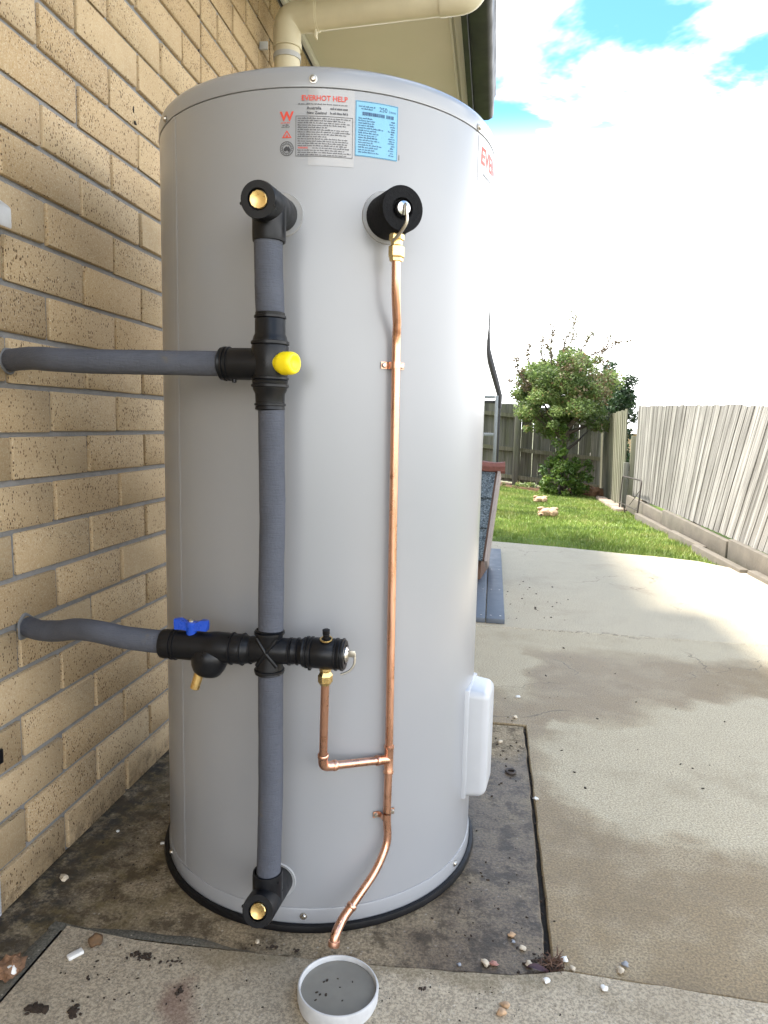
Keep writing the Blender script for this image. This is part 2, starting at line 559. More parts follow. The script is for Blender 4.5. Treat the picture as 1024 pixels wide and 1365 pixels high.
def wet_right(t, p, pw):
    y = N(t, 'ShaderNodeSeparateXYZ', {0: pw}).outputs[1]
    w = smooth(t, y, 2.90, 2.74)
    for e in ((1.56, 1.87, 0.58, 0.375, 0.03, 0.14), (0.86, 2.66, 0.16, 0.36, 0.15, 0.24), (1.22, 1.74, 0.20, 0.24, 0.0, 0.2), (1.10, 2.06, 0.075, 0.045, 0.4, 0.3), (1.75, 2.30, 0.40, 0.12, 0.12, 0.3)):
        w = math_n(t, 'MULTIPLY', w, math_n(t, 'SUBTRACT', 1.0, ellipse(t, pw, *e[:4], e[4], e[5])))
    w = math_n(t, 'MULTIPLY', w, smooth(t, noise_n(t, p, 6, 5, 0.6), 0.3, 0.55, 0.62, 1.0))
    return w, (0.53, 0.44, 0.315)


def stain_tank(t, p, pw):
    x = N(t, 'ShaderNodeSeparateXYZ', {0: pw}).outputs[0]
    alg = smooth(t, noise_n(t, p, 11, 6, 0.7), 0.40, 0.62)
    left = smooth(t, x, 0.50, 0.10)
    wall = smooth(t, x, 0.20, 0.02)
    return [(math_n(t, 'MULTIPLY', alg, left), (0.115, 0.085, 0.032), 0.9),
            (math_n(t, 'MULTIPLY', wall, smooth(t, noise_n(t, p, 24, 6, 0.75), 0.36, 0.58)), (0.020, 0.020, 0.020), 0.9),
            (smooth(t, noise_n(t, p, 17, 7, 0.78), 0.47, 0.60), (0.065, 0.046, 0.025), 0.8),
            (smooth(t, noise_n(t, p, 60, 5, 0.75), 0.55, 0.68), (0.03, 0.025, 0.02), 0.6)]


def wet_tank(t, p, pw):
    x = N(t, 'ShaderNodeSeparateXYZ', {0: pw}).outputs[0]
    w = math_n(t, 'MULTIPLY', smooth(t, x, 0.62, 0.80, 0.12, 1.0), smooth(t, noise_n(t, p, 9, 6, 0.7), 0.30, 0.55, 0.55, 1.0))
    w = math_n(t, 'MULTIPLY', w, math_n(t, 'SUBTRACT', 1.0, ellipse(t, pw, 0.90, 1.98, 0.07, 0.12, 0, 0.5)))
    return w, (0.40, 0.37, 0.37)


def stain_front(t, p, pw):
    return [(ellipse(t, pw, 0.40, 0.925, 0.035, 0.05, 0.5, 0.6), (0.13, 0.05, 0.035), 0.55),
            (ellipse(t, pw, 0.70, 1.05, 0.35, 0.03, 0.0, 0.6), (0.13, 0.10, 0.05), 0.5)]


M['slab_right'] = concrete('slab_right', (1.10, 0.94, 0.655), wet_right)
M['slab_far'] = concrete('slab_far', (1.14, 0.99, 0.72), None, 0.25)
M['slab_front'] = concrete('slab_front', (0.95, 0.80, 0.58), None, 0.4, stain_front)
M['slab_tank'] = concrete('slab_tank', (0.78, 0.62, 0.40), wet_tank, 0.5, stain_tank, 0.8)
M['mortar_lip'] = concrete('mortar_lip', (0.33, 0.31, 0.25), None, 0.5)


def make_wood(name, dark, lite, green=0.0, attr=None, fine=55):
    m, t, b = new_mat(name)
    oi = N(t, 'ShaderNodeObjectInfo')
    p0 = N(t, 'ShaderNodeAttribute', attribute_name=attr).outputs['Vector'] if attr else coords(t, 'OBJ')
    rnd = oi.outputs['Random']
    p = N(t, 'ShaderNodeVectorMath', {0: p0, 1: N(t, 'ShaderNodeCombineXYZ', {0: math_n(t, 'MULTIPLY', rnd, 37), 1: math_n(t, 'MULTIPLY', rnd, 91), 2: math_n(t, 'MULTIPLY', rnd, 53)}).outputs[0]}, operation='ADD').outputs[0]
    g = noise_n(t, scaled(t, p, (fine, fine, 1.6)), 1.0, 6, 0.65)
    g2 = noise_n(t, scaled(t, p, (8, 8, 2.2)), 1.0, 4, 0.6)
    c = mix_c(t, smooth(t, g, 0.3, 0.72), dark, lite)
    c = mix_c(t, math_n(t, 'MULTIPLY', rnd, 0.45), c, tuple(x * 0.6 for x in dark))
    c = mix_c(t, smooth(t, g2, 0.5, 0.72), c, tuple(0.5 * (a + b_) * 0.75 for a, b_ in zip(dark, lite)))
    if green:
        zz = N(t, 'ShaderNodeSeparateXYZ', {0: p0}).outputs[2]
        gm = math_n(t, 'MULTIPLY', smooth(t, noise_n(t, scaled(t, p, (9, 9, 2.5)), 1.0, 5, 0.7), 0.4, 0.66), green)
        c = mix_c(t, gm, c, (0.105, 0.115, 0.062))
    setp(t, b, color=c, rough=0.88, spec=0.2, normal=bump(t, g, 0.6, 0.003))
    return m


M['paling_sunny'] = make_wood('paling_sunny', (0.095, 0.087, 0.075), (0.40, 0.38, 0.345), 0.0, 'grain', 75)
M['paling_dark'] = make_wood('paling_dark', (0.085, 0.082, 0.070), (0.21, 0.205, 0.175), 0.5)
M['paling_green'] = make_wood('paling_green', (0.11, 0.105, 0.075), (0.27, 0.255, 0.19), 0.5)


def make_leaf(name, c0, c1, c2, trans=0.35, patchy=None):
    m = bpy.data.materials.new(name)
    m.use_nodes = True
    t = m.node_tree
    t.nodes.clear()
    isl = N(t, 'ShaderNodeNewGeometry').outputs['Random Per Island']
    c = mix_c(t, smooth(t, isl, 0.0, 0.85), c0, c1)
    c = mix_c(t, math_n(t, 'GREATER_THAN', isl, 0.93), c, c2)
    c = mix_c(t, smooth(t, noise_n(t, coords(t), 2.6, 3), 0.4, 0.65), c, tuple(0.75 * x for x in c0))
    if patchy:
        c = mix_c(t, math_n(t, 'MULTIPLY', smooth(t, noise_n(t, coords(t), 1.1, 6, 0.7), 0.48, 0.68), 0.75), c, patchy)
    d = N(t, 'ShaderNodeBsdfPrincipled', {'Base Color': c, 'Roughness': 0.5})
    tr = N(t, 'ShaderNodeBsdfTranslucent', {'Color': c})
    mx = N(t, 'ShaderNodeMixShader', {0: trans, 1: d.outputs[0], 2: tr.outputs[0]})
    N(t, 'ShaderNodeOutputMaterial', {0: mx})
    return m


M['leaf_mid'] = make_leaf('leaf_mid', (0.12, 0.185, 0.05), (0.26, 0.32, 0.11), (0.28, 0.17, 0.09), 0.5)
M['leaf_dark'] = make_leaf('leaf_dark', (0.018, 0.045, 0.014), (0.045, 0.085, 0.024), (0.06, 0.07, 0.03), 0.25)
M['leaf_bright'] = make_leaf('leaf_bright', (0.08, 0.15, 0.025), (0.18, 0.27, 0.045), (0.17, 0.20, 0.04))
M['leaf_bronze'] = make_leaf('leaf_bronze', (0.15, 0.10, 0.055), (0.15, 0.18, 0.085), (0.20, 0.10, 0.07))
M['grass'] = make_leaf('grass', (0.15, 0.23, 0.042), (0.27, 0.35, 0.07), (0.34, 0.30, 0.12), 0.3, (0.34, 0.33, 0.11))


def make_lawn():
    m, t, b = new_mat('lawn')
    p = coords(t)
    n = noise_n(t, p, 60, 5, 0.7)
    c = mix_c(t, n, (0.08, 0.13, 0.025), (0.18, 0.23, 0.05))
    c = mix_c(t, smooth(t, noise_n(t, p, 1.3, 5, 0.65), 0.52, 0.72), c, (0.20, 0.18, 0.07))
    y = N(t, 'ShaderNodeSeparateXYZ', {0: p}).outputs[1]
    bed = smooth(t, math_n(t, 'ADD', y, math_n(t, 'MULTIPLY', noise_n(t, p, 2.0, 4), 1.2)), 12.2, 12.6)
    c = mix_c(t, bed, c, mix_c(t, noise_n(t, p, 9, 5), (0.06, 0.035, 0.02), (0.15, 0.095, 0.055)))
    setp(t, b, color=c, rough=0.95, spec=0.1, normal=bump(t, n, 0.8, 0.02))
    return m


M['lawn'] = make_lawn()


def make_shingle():
    m, t, b = new_mat('asphalt_shingle')
    p = coords(t)
    v = N(t, 'ShaderNodeTexVoronoi', {'Vector': p, 'Scale': 150})
    g = N(t, 'ShaderNodeSeparateColor', {0: v.outputs['Color']}).outputs[0]
    c = mix_c(t, g, (0.025, 0.034, 0.04), (0.17, 0.205, 0.225))
    setp(t, b, color=c, rough=0.9, spec=0.2, normal=bump(t, g, 0.6, 0.003))
    return m


M['shingle'] = make_shingle()


def make_water():
    m, t, b = new_mat('pot_water')
    p = coords(t)
    c = mix_c(t, noise_n(t, p, 30, 5), (0.15, 0.14, 0.118), (0.21, 0.198, 0.168))
    setp(t, b, color=c, rough=0.12, spec=0.5, normal=bump(t, noise_n(t, p, 60, 3), 0.05, 0.0006))
    return m


M['water'] = make_water()
pebble_mats = [plain('pebble_cream', (0.50, 0.42, 0.31), 0.7, var=0.2, scale=120), plain('pebble_orange', (0.40, 0.26, 0.15), 0.7, var=0.25, scale=120),
               plain('pebble_red', (0.30, 0.14, 0.11), 0.65, var=0.25, scale=120), plain('pebble_grey', (0.24, 0.25, 0.27), 0.7, var=0.2, scale=120), plain('pebble_white', (0.66, 0.65, 0.62), 0.6, var=0.1, scale=120)]

# ------------------------------------------------------------------ ground, slabs, lawn
rng = random.Random(7)
g = MB()
g.add([(-600, -600, -0.75), (600, -600, -0.75), (600, 900, -0.75), (-600, 900, -0.75)], [(0, 1, 2, 3)])
gm, gt, gb = new_mat('far_ground')
gp = coords(gt)
setp(gt, gb, color=mix_c(gt, noise_n(gt, gp, 0.3, 5), (0.07, 0.085, 0.035), (0.16, 0.14, 0.08)), rough=0.95)
part('ground', g, gm, kind='structure', sm=False)


def rough_poly(pts, step=0.03, amp=0.0025, seed=0):
    out = []
    n = len(pts)
    for i in range(n):
        a, b_ = Vector(pts[i]), Vector(pts[(i + 1) % n])
        L = (b_ - a).length
        k = max(1, int(L / step)) if L < 3 else max(1, int(L / 0.25))
        nrm = Vector((-(b_ - a).y, (b_ - a).x)).normalized()
        for j in range(k):
            q = a.lerp(b_, j / k)
            d = amp * 2 * mnoise.noise(Vector((q.x * 18, q.y * 18, seed))) + amp * mnoise.noise(Vector((q.x * 60, q.y * 60, seed + 5)))
            q = q + nrm * d
            out.append((q.x, q.y))
    return out


def slab(name, pts, z, mat, label_seed=0, amp=0.003, bev=0.004, depth=0.10):
    poly = rough_poly(pts, 0.03, amp, label_seed)
    n = len(poly)
    # inset top ring makes a worn arris
    P = [Vector(q) for q in poly]
    ins = []
    for i in range(n):
        e1, e2 = (P[i] - P[i - 1]), (P[(i + 1) % n] - P[i])
        nn = Vector((-(e1 + e2).y, (e1 + e2).x)).normalized()
        ins.append(P[i] + nn * bev)
    vs = [(q.x, q.y, z - depth) for q in P] + [(q.x, q.y, z - bev) for q in P] + [(q.x, q.y, z) for q in ins]
    fs = [(i, (i + 1) % n, n + (i + 1) % n, n + i) for i in range(n)] + [(n + i, n + (i + 1) % n, 2 * n + (i + 1) % n, 2 * n + i) for i in range(n)]
    fs.append(tuple(2 * n + i for i in range(n)))
    mb = MB().add(vs, fs)
    return part(name, mb, mat, kind='structure', sm=False)


slab('tank_pavement', [(-0.02, -0.6), (0.108, -0.6), (0.108, 1.045), (0.3, 1.036), (0.62, 1.0465), (0.91, 1.071), (0.957, 1.095), (0.961, 1.5), (0.961, 2.06), (-0.02, 2.05)], 0.0, M['slab_tank'], 1, 0.0022, 0.003)
slab('front_pavement', [(0.120, -2.5), (3.2, -2.5), (3.2, 1.02), (1.30, 1.082), (0.985, 1.090), (0.9, 1.066), (0.62, 1.042), (0.30, 1.030), (0.128, 1.038)], 0.007, M['slab_front'], 2, 0.0015, 0.003)
slab('side_pavement', [(0.969, 1.098), (1.30, 1.087), (3.2, 1.028), (3.2, 3.07), (-0.02, 3.13), (-0.02, 2.066), (0.968, 2.072)], 0.0, M['slab_right'], 3, 0.0012, 0.003)
slab('far_pavement', [(-5, 3.14), (-0.02, 3.134), (3.2, 3.074), (2.75, 4.2), (2.56, 4.61), (2.44, 4.87), (2.27, 5.08), (2.06, 5.18), (1.8, 5.25), (1.4, 5.40), (0.9, 5.53), (-5, 5.62)], 0.0, M['slab_far'], 4, 0.003)
# crumbled mortar between the tank slab and the front slab
lip = MB()
xs = [0.100 + 0.0206 * i for i in range(19)]
rows = []
for i, x in enumerate(xs):
    y0 = 1.028 + (x - 0.12) * 0.030 + (0.012 if x > 0.75 else 0)
    w = 0.012 + 0.006 * mnoise.noise(Vector((x * 9, 0, 0)))
    w *= min(1, max(0.25, (0.49 - x) / 0.15))
    h = 0.0045 + 0.0035 * mnoise.noise(Vector((x * 25, 3, 0)))
    rows.append([(x, y0, 0.004), (x, y0 + w * 0.4, max(0.0022, h)), (x, y0 + w * 1.5, max(0.0012, h * 0.6)), (x, y0 + w * 2.3, -0.002)])
vs = [p for r in rows for p in r]
lip.add(vs, [(i * 4 + k, (i + 1) * 4 + k, (i + 1) * 4 + k + 1, i * 4 + k + 1) for i in range(len(rows) - 1) for k in range(3)])
ys = [1.045 - 0.02 * i for i in range(50)]
rows = []
for y in ys:
    w = 0.014 + 0.006 * mnoise.noise(Vector((y * 12, 7, 0)))
    h = 0.005 + 0.003 * mnoise.noise(Vector((y * 30, 9, 0)))
    rows.append([(0.124, y, 0.004), (0.118, y, max(0.003, h)), (0.118 - w, y, max(0.0015, h * 0.7)), (0.112 - w * 1.6, y, -0.002)])
vs = [p for r in rows for p in r]
lip.add(vs, [(i * 4 + k, i * 4 + k + 1, (i + 1) * 4 + k + 1, (i + 1) * 4 + k) for i in range(len(rows) - 1) for k in range(3)])
part('mortar_edging', lip, M['mortar_lip'], kind='structure', ang=60)
js = MB()
js.box(0.945, 0.985, 1.02, 2.08, -0.05, -0.012)
js.box(0.945, 3.1, 1.0, 1.12, -0.05, -0.0125)
js.box(-0.02, 0.99, 2.04, 2.085, -0.05, -0.013)
js.box(-4.9, 3.1, 3.05, 3.16, -0.05, -0.0135)
js.box(0.096, 0.14, -2.4, 1.06, -0.05, -0.004)
part('joint_soil', js, M['joint_dark'], kind='structure', sm=False)


def lawn_z(x, y):
    t = max(0.0, (y - 5.4) / 7.6)
    z = -0.035 - t * (0.085 + 0.085 * (min(max(x, -3), 3.2) - 0.9))
    return z + 0.012 * mnoise.noise(Vector((x * 0.9, y * 0.9, 0)))


nx, ny = 60, 90
X = np.linspace(-6, 3.4, nx); Y = np.linspace(3.9, 13.6, ny)
LV = [(x, y, lawn_z(x, y)) for y in Y for x in X]
LF = [(j * nx + i, j * nx + i + 1, (j + 1) * nx + i + 1, (j + 1) * nx + i) for j in range(ny - 1) for i in range(nx - 1)]
lawn = part('lawn', MB().add(LV, LF), M['lawn'], kind='structure', ang=60)


def slab_edge_y(x):
    pts = [(-6, 5.64), (0.9, 5.53), (1.4, 5.40), (1.8, 5.25), (2.06, 5.18), (2.27, 5.08), (2.44, 4.87), (2.56, 4.61), (2.75, 4.2), (3.4, 3.9)]
    for (a, b_), (c, d) in zip(pts, pts[1:]):
        if a <= x <= c:
            return b_ + (d - b_) * (x - a) / (c - a)
    return 4


nr = np.random.default_rng(3)
blV, blF = [], []
cnt = 0
NB = 90000
while cnt < NB:
    x = nr.uniform(-1.2, 2.52); u = nr.random(); y = 4.4 + (12.7 - 4.4) * u ** 1.25
    if y < slab_edge_y(x) + 0.02 or (y > 12.1 + 0.4 * math.sin(x * 3)): continue
    dens = mnoise.noise(Vector((x * 1.3, y * 1.3, 4)))
    if dens < -0.28 and nr.random() < 0.6: continue
    if x > 2.2 and nr.random() < (x - 2.2) * 1.4: continue
    z = lawn_z(x, y)
    h = nr.uniform(0.018, 0.042) * (1 + 0.35 * dens)
    a = nr.uniform(0, 2 * math.pi); w = nr.uniform(0.003, 0.006) * (1 + (y - 5) * 0.12)
    dx, dy = math.cos(a) * w, math.sin(a) * w
    lx, ly = nr.normal(0, 0.014), nr.normal(0, 0.014)
    b0 = len(blV)
    blV += [(x - dx, y - dy, z - 0.004), (x + dx, y + dy, z - 0.004), (x + lx, y + ly, z + h)]
    blF.append((b0, b0 + 1, b0 + 2))
    cnt += 1
go = raw_mesh('grass', blV, blF, M['grass'], kind='stuff')
tag(go, 'short mown green grass between the concrete and the fences', 'grass')

# ------------------------------------------------------------------ brick house on the left
house = thing('brick_house', (-0.05, 1.2, 0), 'cream speckled brick house wall with cream soffit and dark gutter', 'house')
HL = WLOC[house]
YEND = 3.27
mo = MB()
mo.box(-0.22, -0.0080, -2.0, YEND - 0.012, -0.05, 2.46)
mo.box(-6.0, -0.22, YEND - 0.2, YEND - 0.012, -0.05, 2.46)
mo.box(-6.0, -0.22, -2.0, -1.8, -0.05, 2.46)
part('mortar', mo, M['mortar'], house, sm=False)


def brick_mesh(L, seed):
    r2 = random.Random(seed)
    mb = MB().bbox(-0.055, 0.055, -L / 2, L / 2, -0.038, 0.038, 0.0022, 1)
    mb.v = [(x + r2.uniform(-0.0006, 0.0006), y + r2.uniform(-0.0010, 0.0010), z + r2.uniform(-0.0010, 0.0010)) for x, y, z in mb.v]
    me = mesh_of(mb, 'brick', True, 50)
    me.materials.append(M['brick'])
    return me, mb


full = [brick_mesh(0.23, i) for i in range(5)]
half = [brick_mesh(0.110, 20 + i) for i in range(3)]


def px_of(P):
    d = Vector(P) - CAM
    z = d.dot(_f)
    if z < 0.05: return None
    return 512 + FPX * d.dot(CR) / z, 682.5 - FPX * d.dot(CU) / z


def shown(y, z, L):
    for yy in (y - L / 2, y + L / 2):
        for zz in (z - 0.036, z + 0.036):
            q = px_of((0, yy, zz))
            if q and -5 < q[0] < 400 and -5 < q[1] < 1300:
                rim = 225 if q[1] > 160 else 225 + (160 - q[1]) * 2.2
                if q[0] < rim: return True
    return False


rest = MB()
for c in range(28):
    z = 0.086 * c + 0.043 + 0.0
    first = -26 if c % 2 else -27
    for j in range(first, 18, 2):
        segs = [(j, j + 2)]
        if j < 7 < j + 2: segs = [(j, 7), (7, j + 2)]
        for a, b_ in segs:
            y0, y1 = 1.12 + 0.12 * a + 0.005, min(1.12 + 0.12 * b_ - 0.005, YEND)
            if a == 7: y0 += 0.002
            if b_ == 7: y1 -= 0.002
            L = y1 - y0
            yc = (y0 + y1) / 2
            lib = full if L > 0.15 else half
            me, mb = lib[rng.randrange(len(lib))]
            jx, jy, jz = rng.uniform(-0.0014, 0.0008), rng.uniform(-0.0012, 0.0012), rng.uniform(-0.001, 0.001)
            rz = rng.uniform(-0.004, 0.004)
            if shown(yc, z, L):
                o = bpy.data.objects.new('brick', me)
                o.parent = house
                o.location = Vector((-0.055 + jx, yc + jy, z + jz)) - HL
                o.rotation_euler = (0, 0, rz)
                COL.objects.link(o)
            else:
                rest.add([(x - 0.055 + jx, y + yc, zz + z) for x, y, zz in mb.v], mb.f)
    # return wall round the corner
    for i in range(24):
        xx = -0.12 - 0.24 * i - (0.12 if c % 2 else 0)
        _, mb = full[rng.randrange(5)]
        rest.add([(xx + y, YEND - 0.055 + x * -1.0 + 0.004, zz + z) for x, y, zz in mb.v], [f[::-1] for f in mb.f])
part('brickwork', rest, M['brick'], house, kind='stuff', ang=50)
cj = MB()
cj.box(-0.02, -0.0050, 1.9555, 1.9645, 0.0, 2.44)
part('control_joint', cj, M['brown_sealant'], house, sm=False)
# two dark chips in the brick near the tank
ch = MB()
ch.blob((0.0005, 1.585, 1.560), 0.0014, 0.006, 0.004, 3, 0.6)
ch.blob((0.0005, 1.578, 1.586), 0.0012, 0.002, 0.007, 4, 0.6)
part('brick_chip', ch, M['joint_dark'], house)
# eaves
so = MB()
so.box(0.002, 0.655, -2.4, 3.68, 2.440, 2.452)
part('soffit', so, M['cream_paint'], house, sm=False)
tr = MB()
tr.bbox(0.002, 0.022, -2.0, 3.25, 2.415, 2.4385, 0.003)
part('wall_trim', tr, M['white_paint'], house)
tr = MB()
tr.bbox(0.600, 0.612, -2.4, 3.66, 2.4315, 2.4395, 0.002)
tr.bbox(0.622, 0.652, -2.4, 3.67, 2.425, 2.4395, 0.002)
part('soffit_trim', tr, M['cream_paint'], house)
fa = MB()
fa.box(0.656, 0.678, -2.4, 3.70, 2.36, 2.60)
part('fascia', fa, M['dark_gutter'], house, sm=False)
gu = MB()
prof = [(0.680, 2.40), (0.745, 2.40), (0.765, 2.41), (0.770, 2.43), (0.770, 2.50), (0.778, 2.515), (0.770, 2.522), (0.762, 2.51), (0.762, 2.435), (0.745, 2.412), (0.688, 2.412), (0.680, 2.52)]
n = len(prof)
gu.add([(x, y, z) for y in (-2.4, 3.72) for x, z in prof], [(i, (i + 1) % n, n + (i + 1) % n, n + i) for i in range(n)] + [tuple(range(n)), tuple(range(n, 2 * n))[::-1]])
part('gutter', gu, M['dark_gutter'], house, ang=50)
ro = MB()
ro.add([(0.74, -2.45, 2.56), (0.74, 3.74, 2.56), (-5.2, 3.74, 4.55), (-5.2, -2.45, 4.55), (0.74, -2.45, 2.60), (0.74, 3.74, 2.60), (-5.2, 3.74, 4.59), (-5.2, -2.45, 4.59)],
       [(0, 1, 2, 3), (7, 6, 5, 4), (0, 4, 5, 1), (1, 5, 6, 2), (2, 6, 7, 3), (3, 7, 4, 0)])
for i in range(32):
    yy = -2.4 + i * 0.19
    ro.add([(0.74, yy, 2.601), (0.74, yy + 0.04, 2.601), (-5.2, yy + 0.04, 4.591), (-5.2, yy, 4.591), (0.74, yy + 0.005, 2.625), (0.74, yy + 0.035, 2.625), (-5.2, yy + 0.035, 4.615), (-5.2, yy + 0.005, 4.615)], [(4, 5, 6, 7), (0, 4, 7, 3), (1, 2, 6, 5), (0, 1, 5, 4)])
part('roof', ro, M['roof_metal'], house, sm=False)
ge = MB()
ge.add([(-5.9, 3.5, 2.45), (0.65, 3.5, 2.45), (0.65, 3.5, 2.56), (-5.9, 3.5, 4.5), (-5.9, 3.46, 2.45), (0.65, 3.46, 2.45), (0.65, 3.46, 2.56), (-5.9, 3.46, 4.5)], [(0, 1, 2, 3), (7, 6, 5, 4)])
part('gable_board', ge, M['cream_paint'], house, sm=False)

# unseen taller block, added beyond the corner to shade the yard behind the tank
wg = MB()
wg.box(-6.0, -0.85, 3.62, 6.1, -0.05, 4.72)
part('added_shade_wall', wg, M['brick'], house, sm=False)
wg = MB()
wg.add([(-0.45, 3.75, 4.60), (-0.45, 6.5, 4.60), (-6.2, 6.5, 6.2), (-6.2, 3.75, 6.2), (-0.45, 3.75, 4.75), (-0.45, 6.5, 4.75), (-6.2, 6.5, 6.35), (-6.2, 3.75, 6.35)],
       [(0, 1, 2, 3), (7, 6, 5, 4), (0, 4, 5, 1), (1, 5, 6, 2), (2, 6, 7, 3), (3, 7, 4, 0)])
part('added_shade_roof', wg, M['roof_metal'], house, sm=False)

# PVC downpipe under the eave
dp = thing('downpipe', (0.08, 2.5, 1.9), 'cream plastic stormwater downpipe running under the eave above the tank', 'downpipe')
YD = 2.5
b_ = MB()
b_.tube([(0.081, YD, 0.02), (0.081, YD, 2.17)], 0.044, 28)
part('pipe', b_, M['cream_pvc'], dp)
b_ = MB()
path = fillet([(0.081, YD, 2.165), (0.081, YD, 2.262), (0.19, YD, 2.262)], 0.085, 10)
b_.tube(path, 0.0475, 28)
part('elbow', b_, M['cream_pvc'], dp)
b_ = MB()
b_.lathe([(0.044, -0.006), (0.0495, -0.005), (0.0495, 0.012), (0.044, 0.013)], (0.081, YD, 2.166), seg=28)
part('collar', b_, M['cream_pvc'], dp)
b_ = MB()
b_.lathe([(0.044, -0.006), (0.0497, -0.005), (0.0497, 0.014), (0.044, 0.015)], (0.170, YD, 2.2625), (1, 0, 0.02), seg=28)
part('collar', b_, M['cream_pvc'], dp)
b_ = MB()
b_.tube([(0.17, YD, 2.262), (0.62, YD, 2.285)], 0.0445, 28)
part('pipe', b_, M['cream_pvc'], dp)
b_ = MB()
b_.tube(fillet([(0.60, YD, 2.284), (0.715, YD, 2.290), (0.715, YD, 2.41)], 0.07, 10), 0.0480, 28)
part('elbow', b_, M['cream_pvc'], dp)
b_ = MB()
b_.bbox(0.0, 0.028, YD - 0.055, YD - 0.045, 2.14, 2.165, 0.002)
b_.lathe([(0.045, 0), (0.0475, 0.0), (0.0475, 0.016), (0.045, 0.016)], (0.081, YD, 2.125), seg=28)
part('wall_clip', b_, M['white_plastic'], dp)
b_ = MB()
b_.bbox(0.178, 0.186, YD - 0.012, YD + 0.012, 2.19, 2.2185, 0.002)
part('clip_tab', b_, M['cream_pvc'], dp)

# ------------------------------------------------------------------ hot water tank
TX, TY, TR = 0.492, 1.4328, 0.3225
tank = thing('water_heater', (TX, TY, 0), 'tall pale grey enamelled hot water cylinder standing by brick wall', 'water heater')


def tk(a, z, off=0.0):
    a = R(a)
    return Vector((TX + (TR + off) * math.sin(a), TY - (TR + off) * math.cos(a), z))


def tn(a):
    return Vector((math.sin(R(a)), -math.cos(R(a)), 0))


S = 192
b_ = MB().lathe([(0.318, 0.038), (TR, 0.0405), (TR, 1.4005), (0.319, 1.403)], (TX, TY, 0), seg=S)
part('body', b_, M['tank'], tank, ang=50)
b_ = MB().lathe([(0.319, 1.4015), (0.3236, 1.4022), (0.3240, 1.405), (0.3240, 1.4215), (0.3222, 1.4285), (0.3175, 1.4340), (0.309, 1.4368), (0.20, 1.441), (0, 1.443)], (TX, TY, 0), seg=S)
part('lid', b_, M['tank'], tank, ang=50)
b_ = MB().lathe([(0.30, 0.010), (0.3245, 0.0102), (0.3250, 0.013), (0.3246, 0.0365), (0.3235, 0.0395), (0.319, 0.041)], (TX, TY, 0), seg=S)
part('base_band', b_, M['tank'], tank, ang=50)
b_ = MB().lathe([(0.33, 0.0), (0.3345, 0.001), (0.3355, 0.006), (0.3335, 0.0125), (0.327, 0.0135), (0.326, 0.0098), (0.0, 0.0098)], (TX, TY, 0), seg=S)
part('base_tray', b_, M['black_rubber'], tank, ang=50)
b_ = MB()
rows = []
for z in (0.0405, 1.4005):
    for a in (-43.2, -42.8, -40.6, -40.2):
        rows.append(tk(a, z, 0.0001 if a in (-43.2, -40.2) else 0.0009))
b_.add(rows, [(i, i + 1, i + 5, i + 4) for i in range(3)])
part('lap_seam', b_, M['tank'], tank, ang=20)
for a, z in ((8.7, 1.4128), (66, 1.408), (-48.2, 1.4095), (8.1, 0.026), (68.2, 0.027), (-54.4, 0.026)):
    nrm = tn(a)
    b_ = MB().lathe([(0.0062, 0), (0.0064, 0.0008), (0.0048, 0.001), (0.0046, 0.0022), (0.003, 0.0042), (0, 0.0046)], tk(a, z, 0.0018 if z > 1 else 0.0022), nrm, 16)
    part('screw', b_, M['zinc'], tank)


def bend(mb_v, a0, z0, off):
    """flat label coordinates (s to the right, t up, metres) onto the cylinder"""
    return [tk(a0 + math.degrees(x / TR), z0 + y, off + zz) for x, y, zz in mb_v]


def patch(w, h, a0, z0, off, n=14):
    vs = []
    for i in range(n + 1):
        vs += [(w * i / n, 0, 0), (w * i / n, h, 0)]
    return MB().add(bend(vs, a0, z0, off), [(2 * i, 2 * i + 2, 2 * i + 3, 2 * i + 1) for i in range(n)])


def text_geo(body, size, x=0.0, y=0.0, sx=1.0, bold=0.0):
    cu = bpy.data.curves.new('lettering', 'FONT')
    cu.body = body
    cu.size = size
    cu.offset = bold
    cu.resolution_u = 4
    ob = bpy.data.objects.new('lettering', cu)
    COL.objects.link(ob)
    dg = bpy.context.evaluated_depsgraph_get()
    me = ob.evaluated_get(dg).to_mesh()
    vs = [(v.co.x * sx + x, v.co.y + y, 0) for v in me.vertices]
    fs = [tuple(p.vertices) for p in me.polygons]
    ob.evaluated_get(dg).to_mesh_clear()
    bpy.data.objects.remove(ob)
    bpy.data.curves.remove(cu)
    return vs, fs


def text_w(body, size):
    vs, _ = text_geo(body, size)
    return max(v[0] for v in vs)


RX = TR / 57.2958                         # metres per degree
# warranty label: clear film with red heading and dark small print, mapped on the cylinder
film = part('help_label', patch(12.6 * RX, 0.112, 7.4, 1.288, 0.0005), M['label_film'], tank)
hw = 12.6 * RX
vs, fs = text_geo('EVERHOT HELP', 0.0105, bold=0.0002)
k = hw / max(v[0] for v in vs)
part('lettering', MB().add(bend([(x * k, y, 0) for x, y, _ in vs], 5.5, 1.3825, 0.0012), fs), M['red_ink'], film, sm=False, label='red heading reading EVERHOT HELP')


def greek(mb, x0, x1, y, h, seed, a0, z0, off, fill=0.97):
    """a line of print too small to read: word-length strokes of letters"""
    r3 = random.Random(seed)
    x = x0
    end = x0 + (x1 - x0) * fill
    while x < end - 0.001:
        w = min(r3.uniform(0.0025, 0.008), end - x)
        # letters inside the word
        xx = x
        while xx < x + w:
            lw = r3.uniform(0.0006, 0.0010)
            tall = h * r3.choice((0.62, 0.62, 0.7, 1.0))
            mb.add(bend([(xx, y, 0), (min(xx + lw, x + w), y, 0), (min(xx + lw, x + w), y + tall, 0), (xx, y + tall, 0)], a0, z0, off), [(0, 1, 2, 3)])
            xx += lw + 0.00035
        x += w + 0.0012


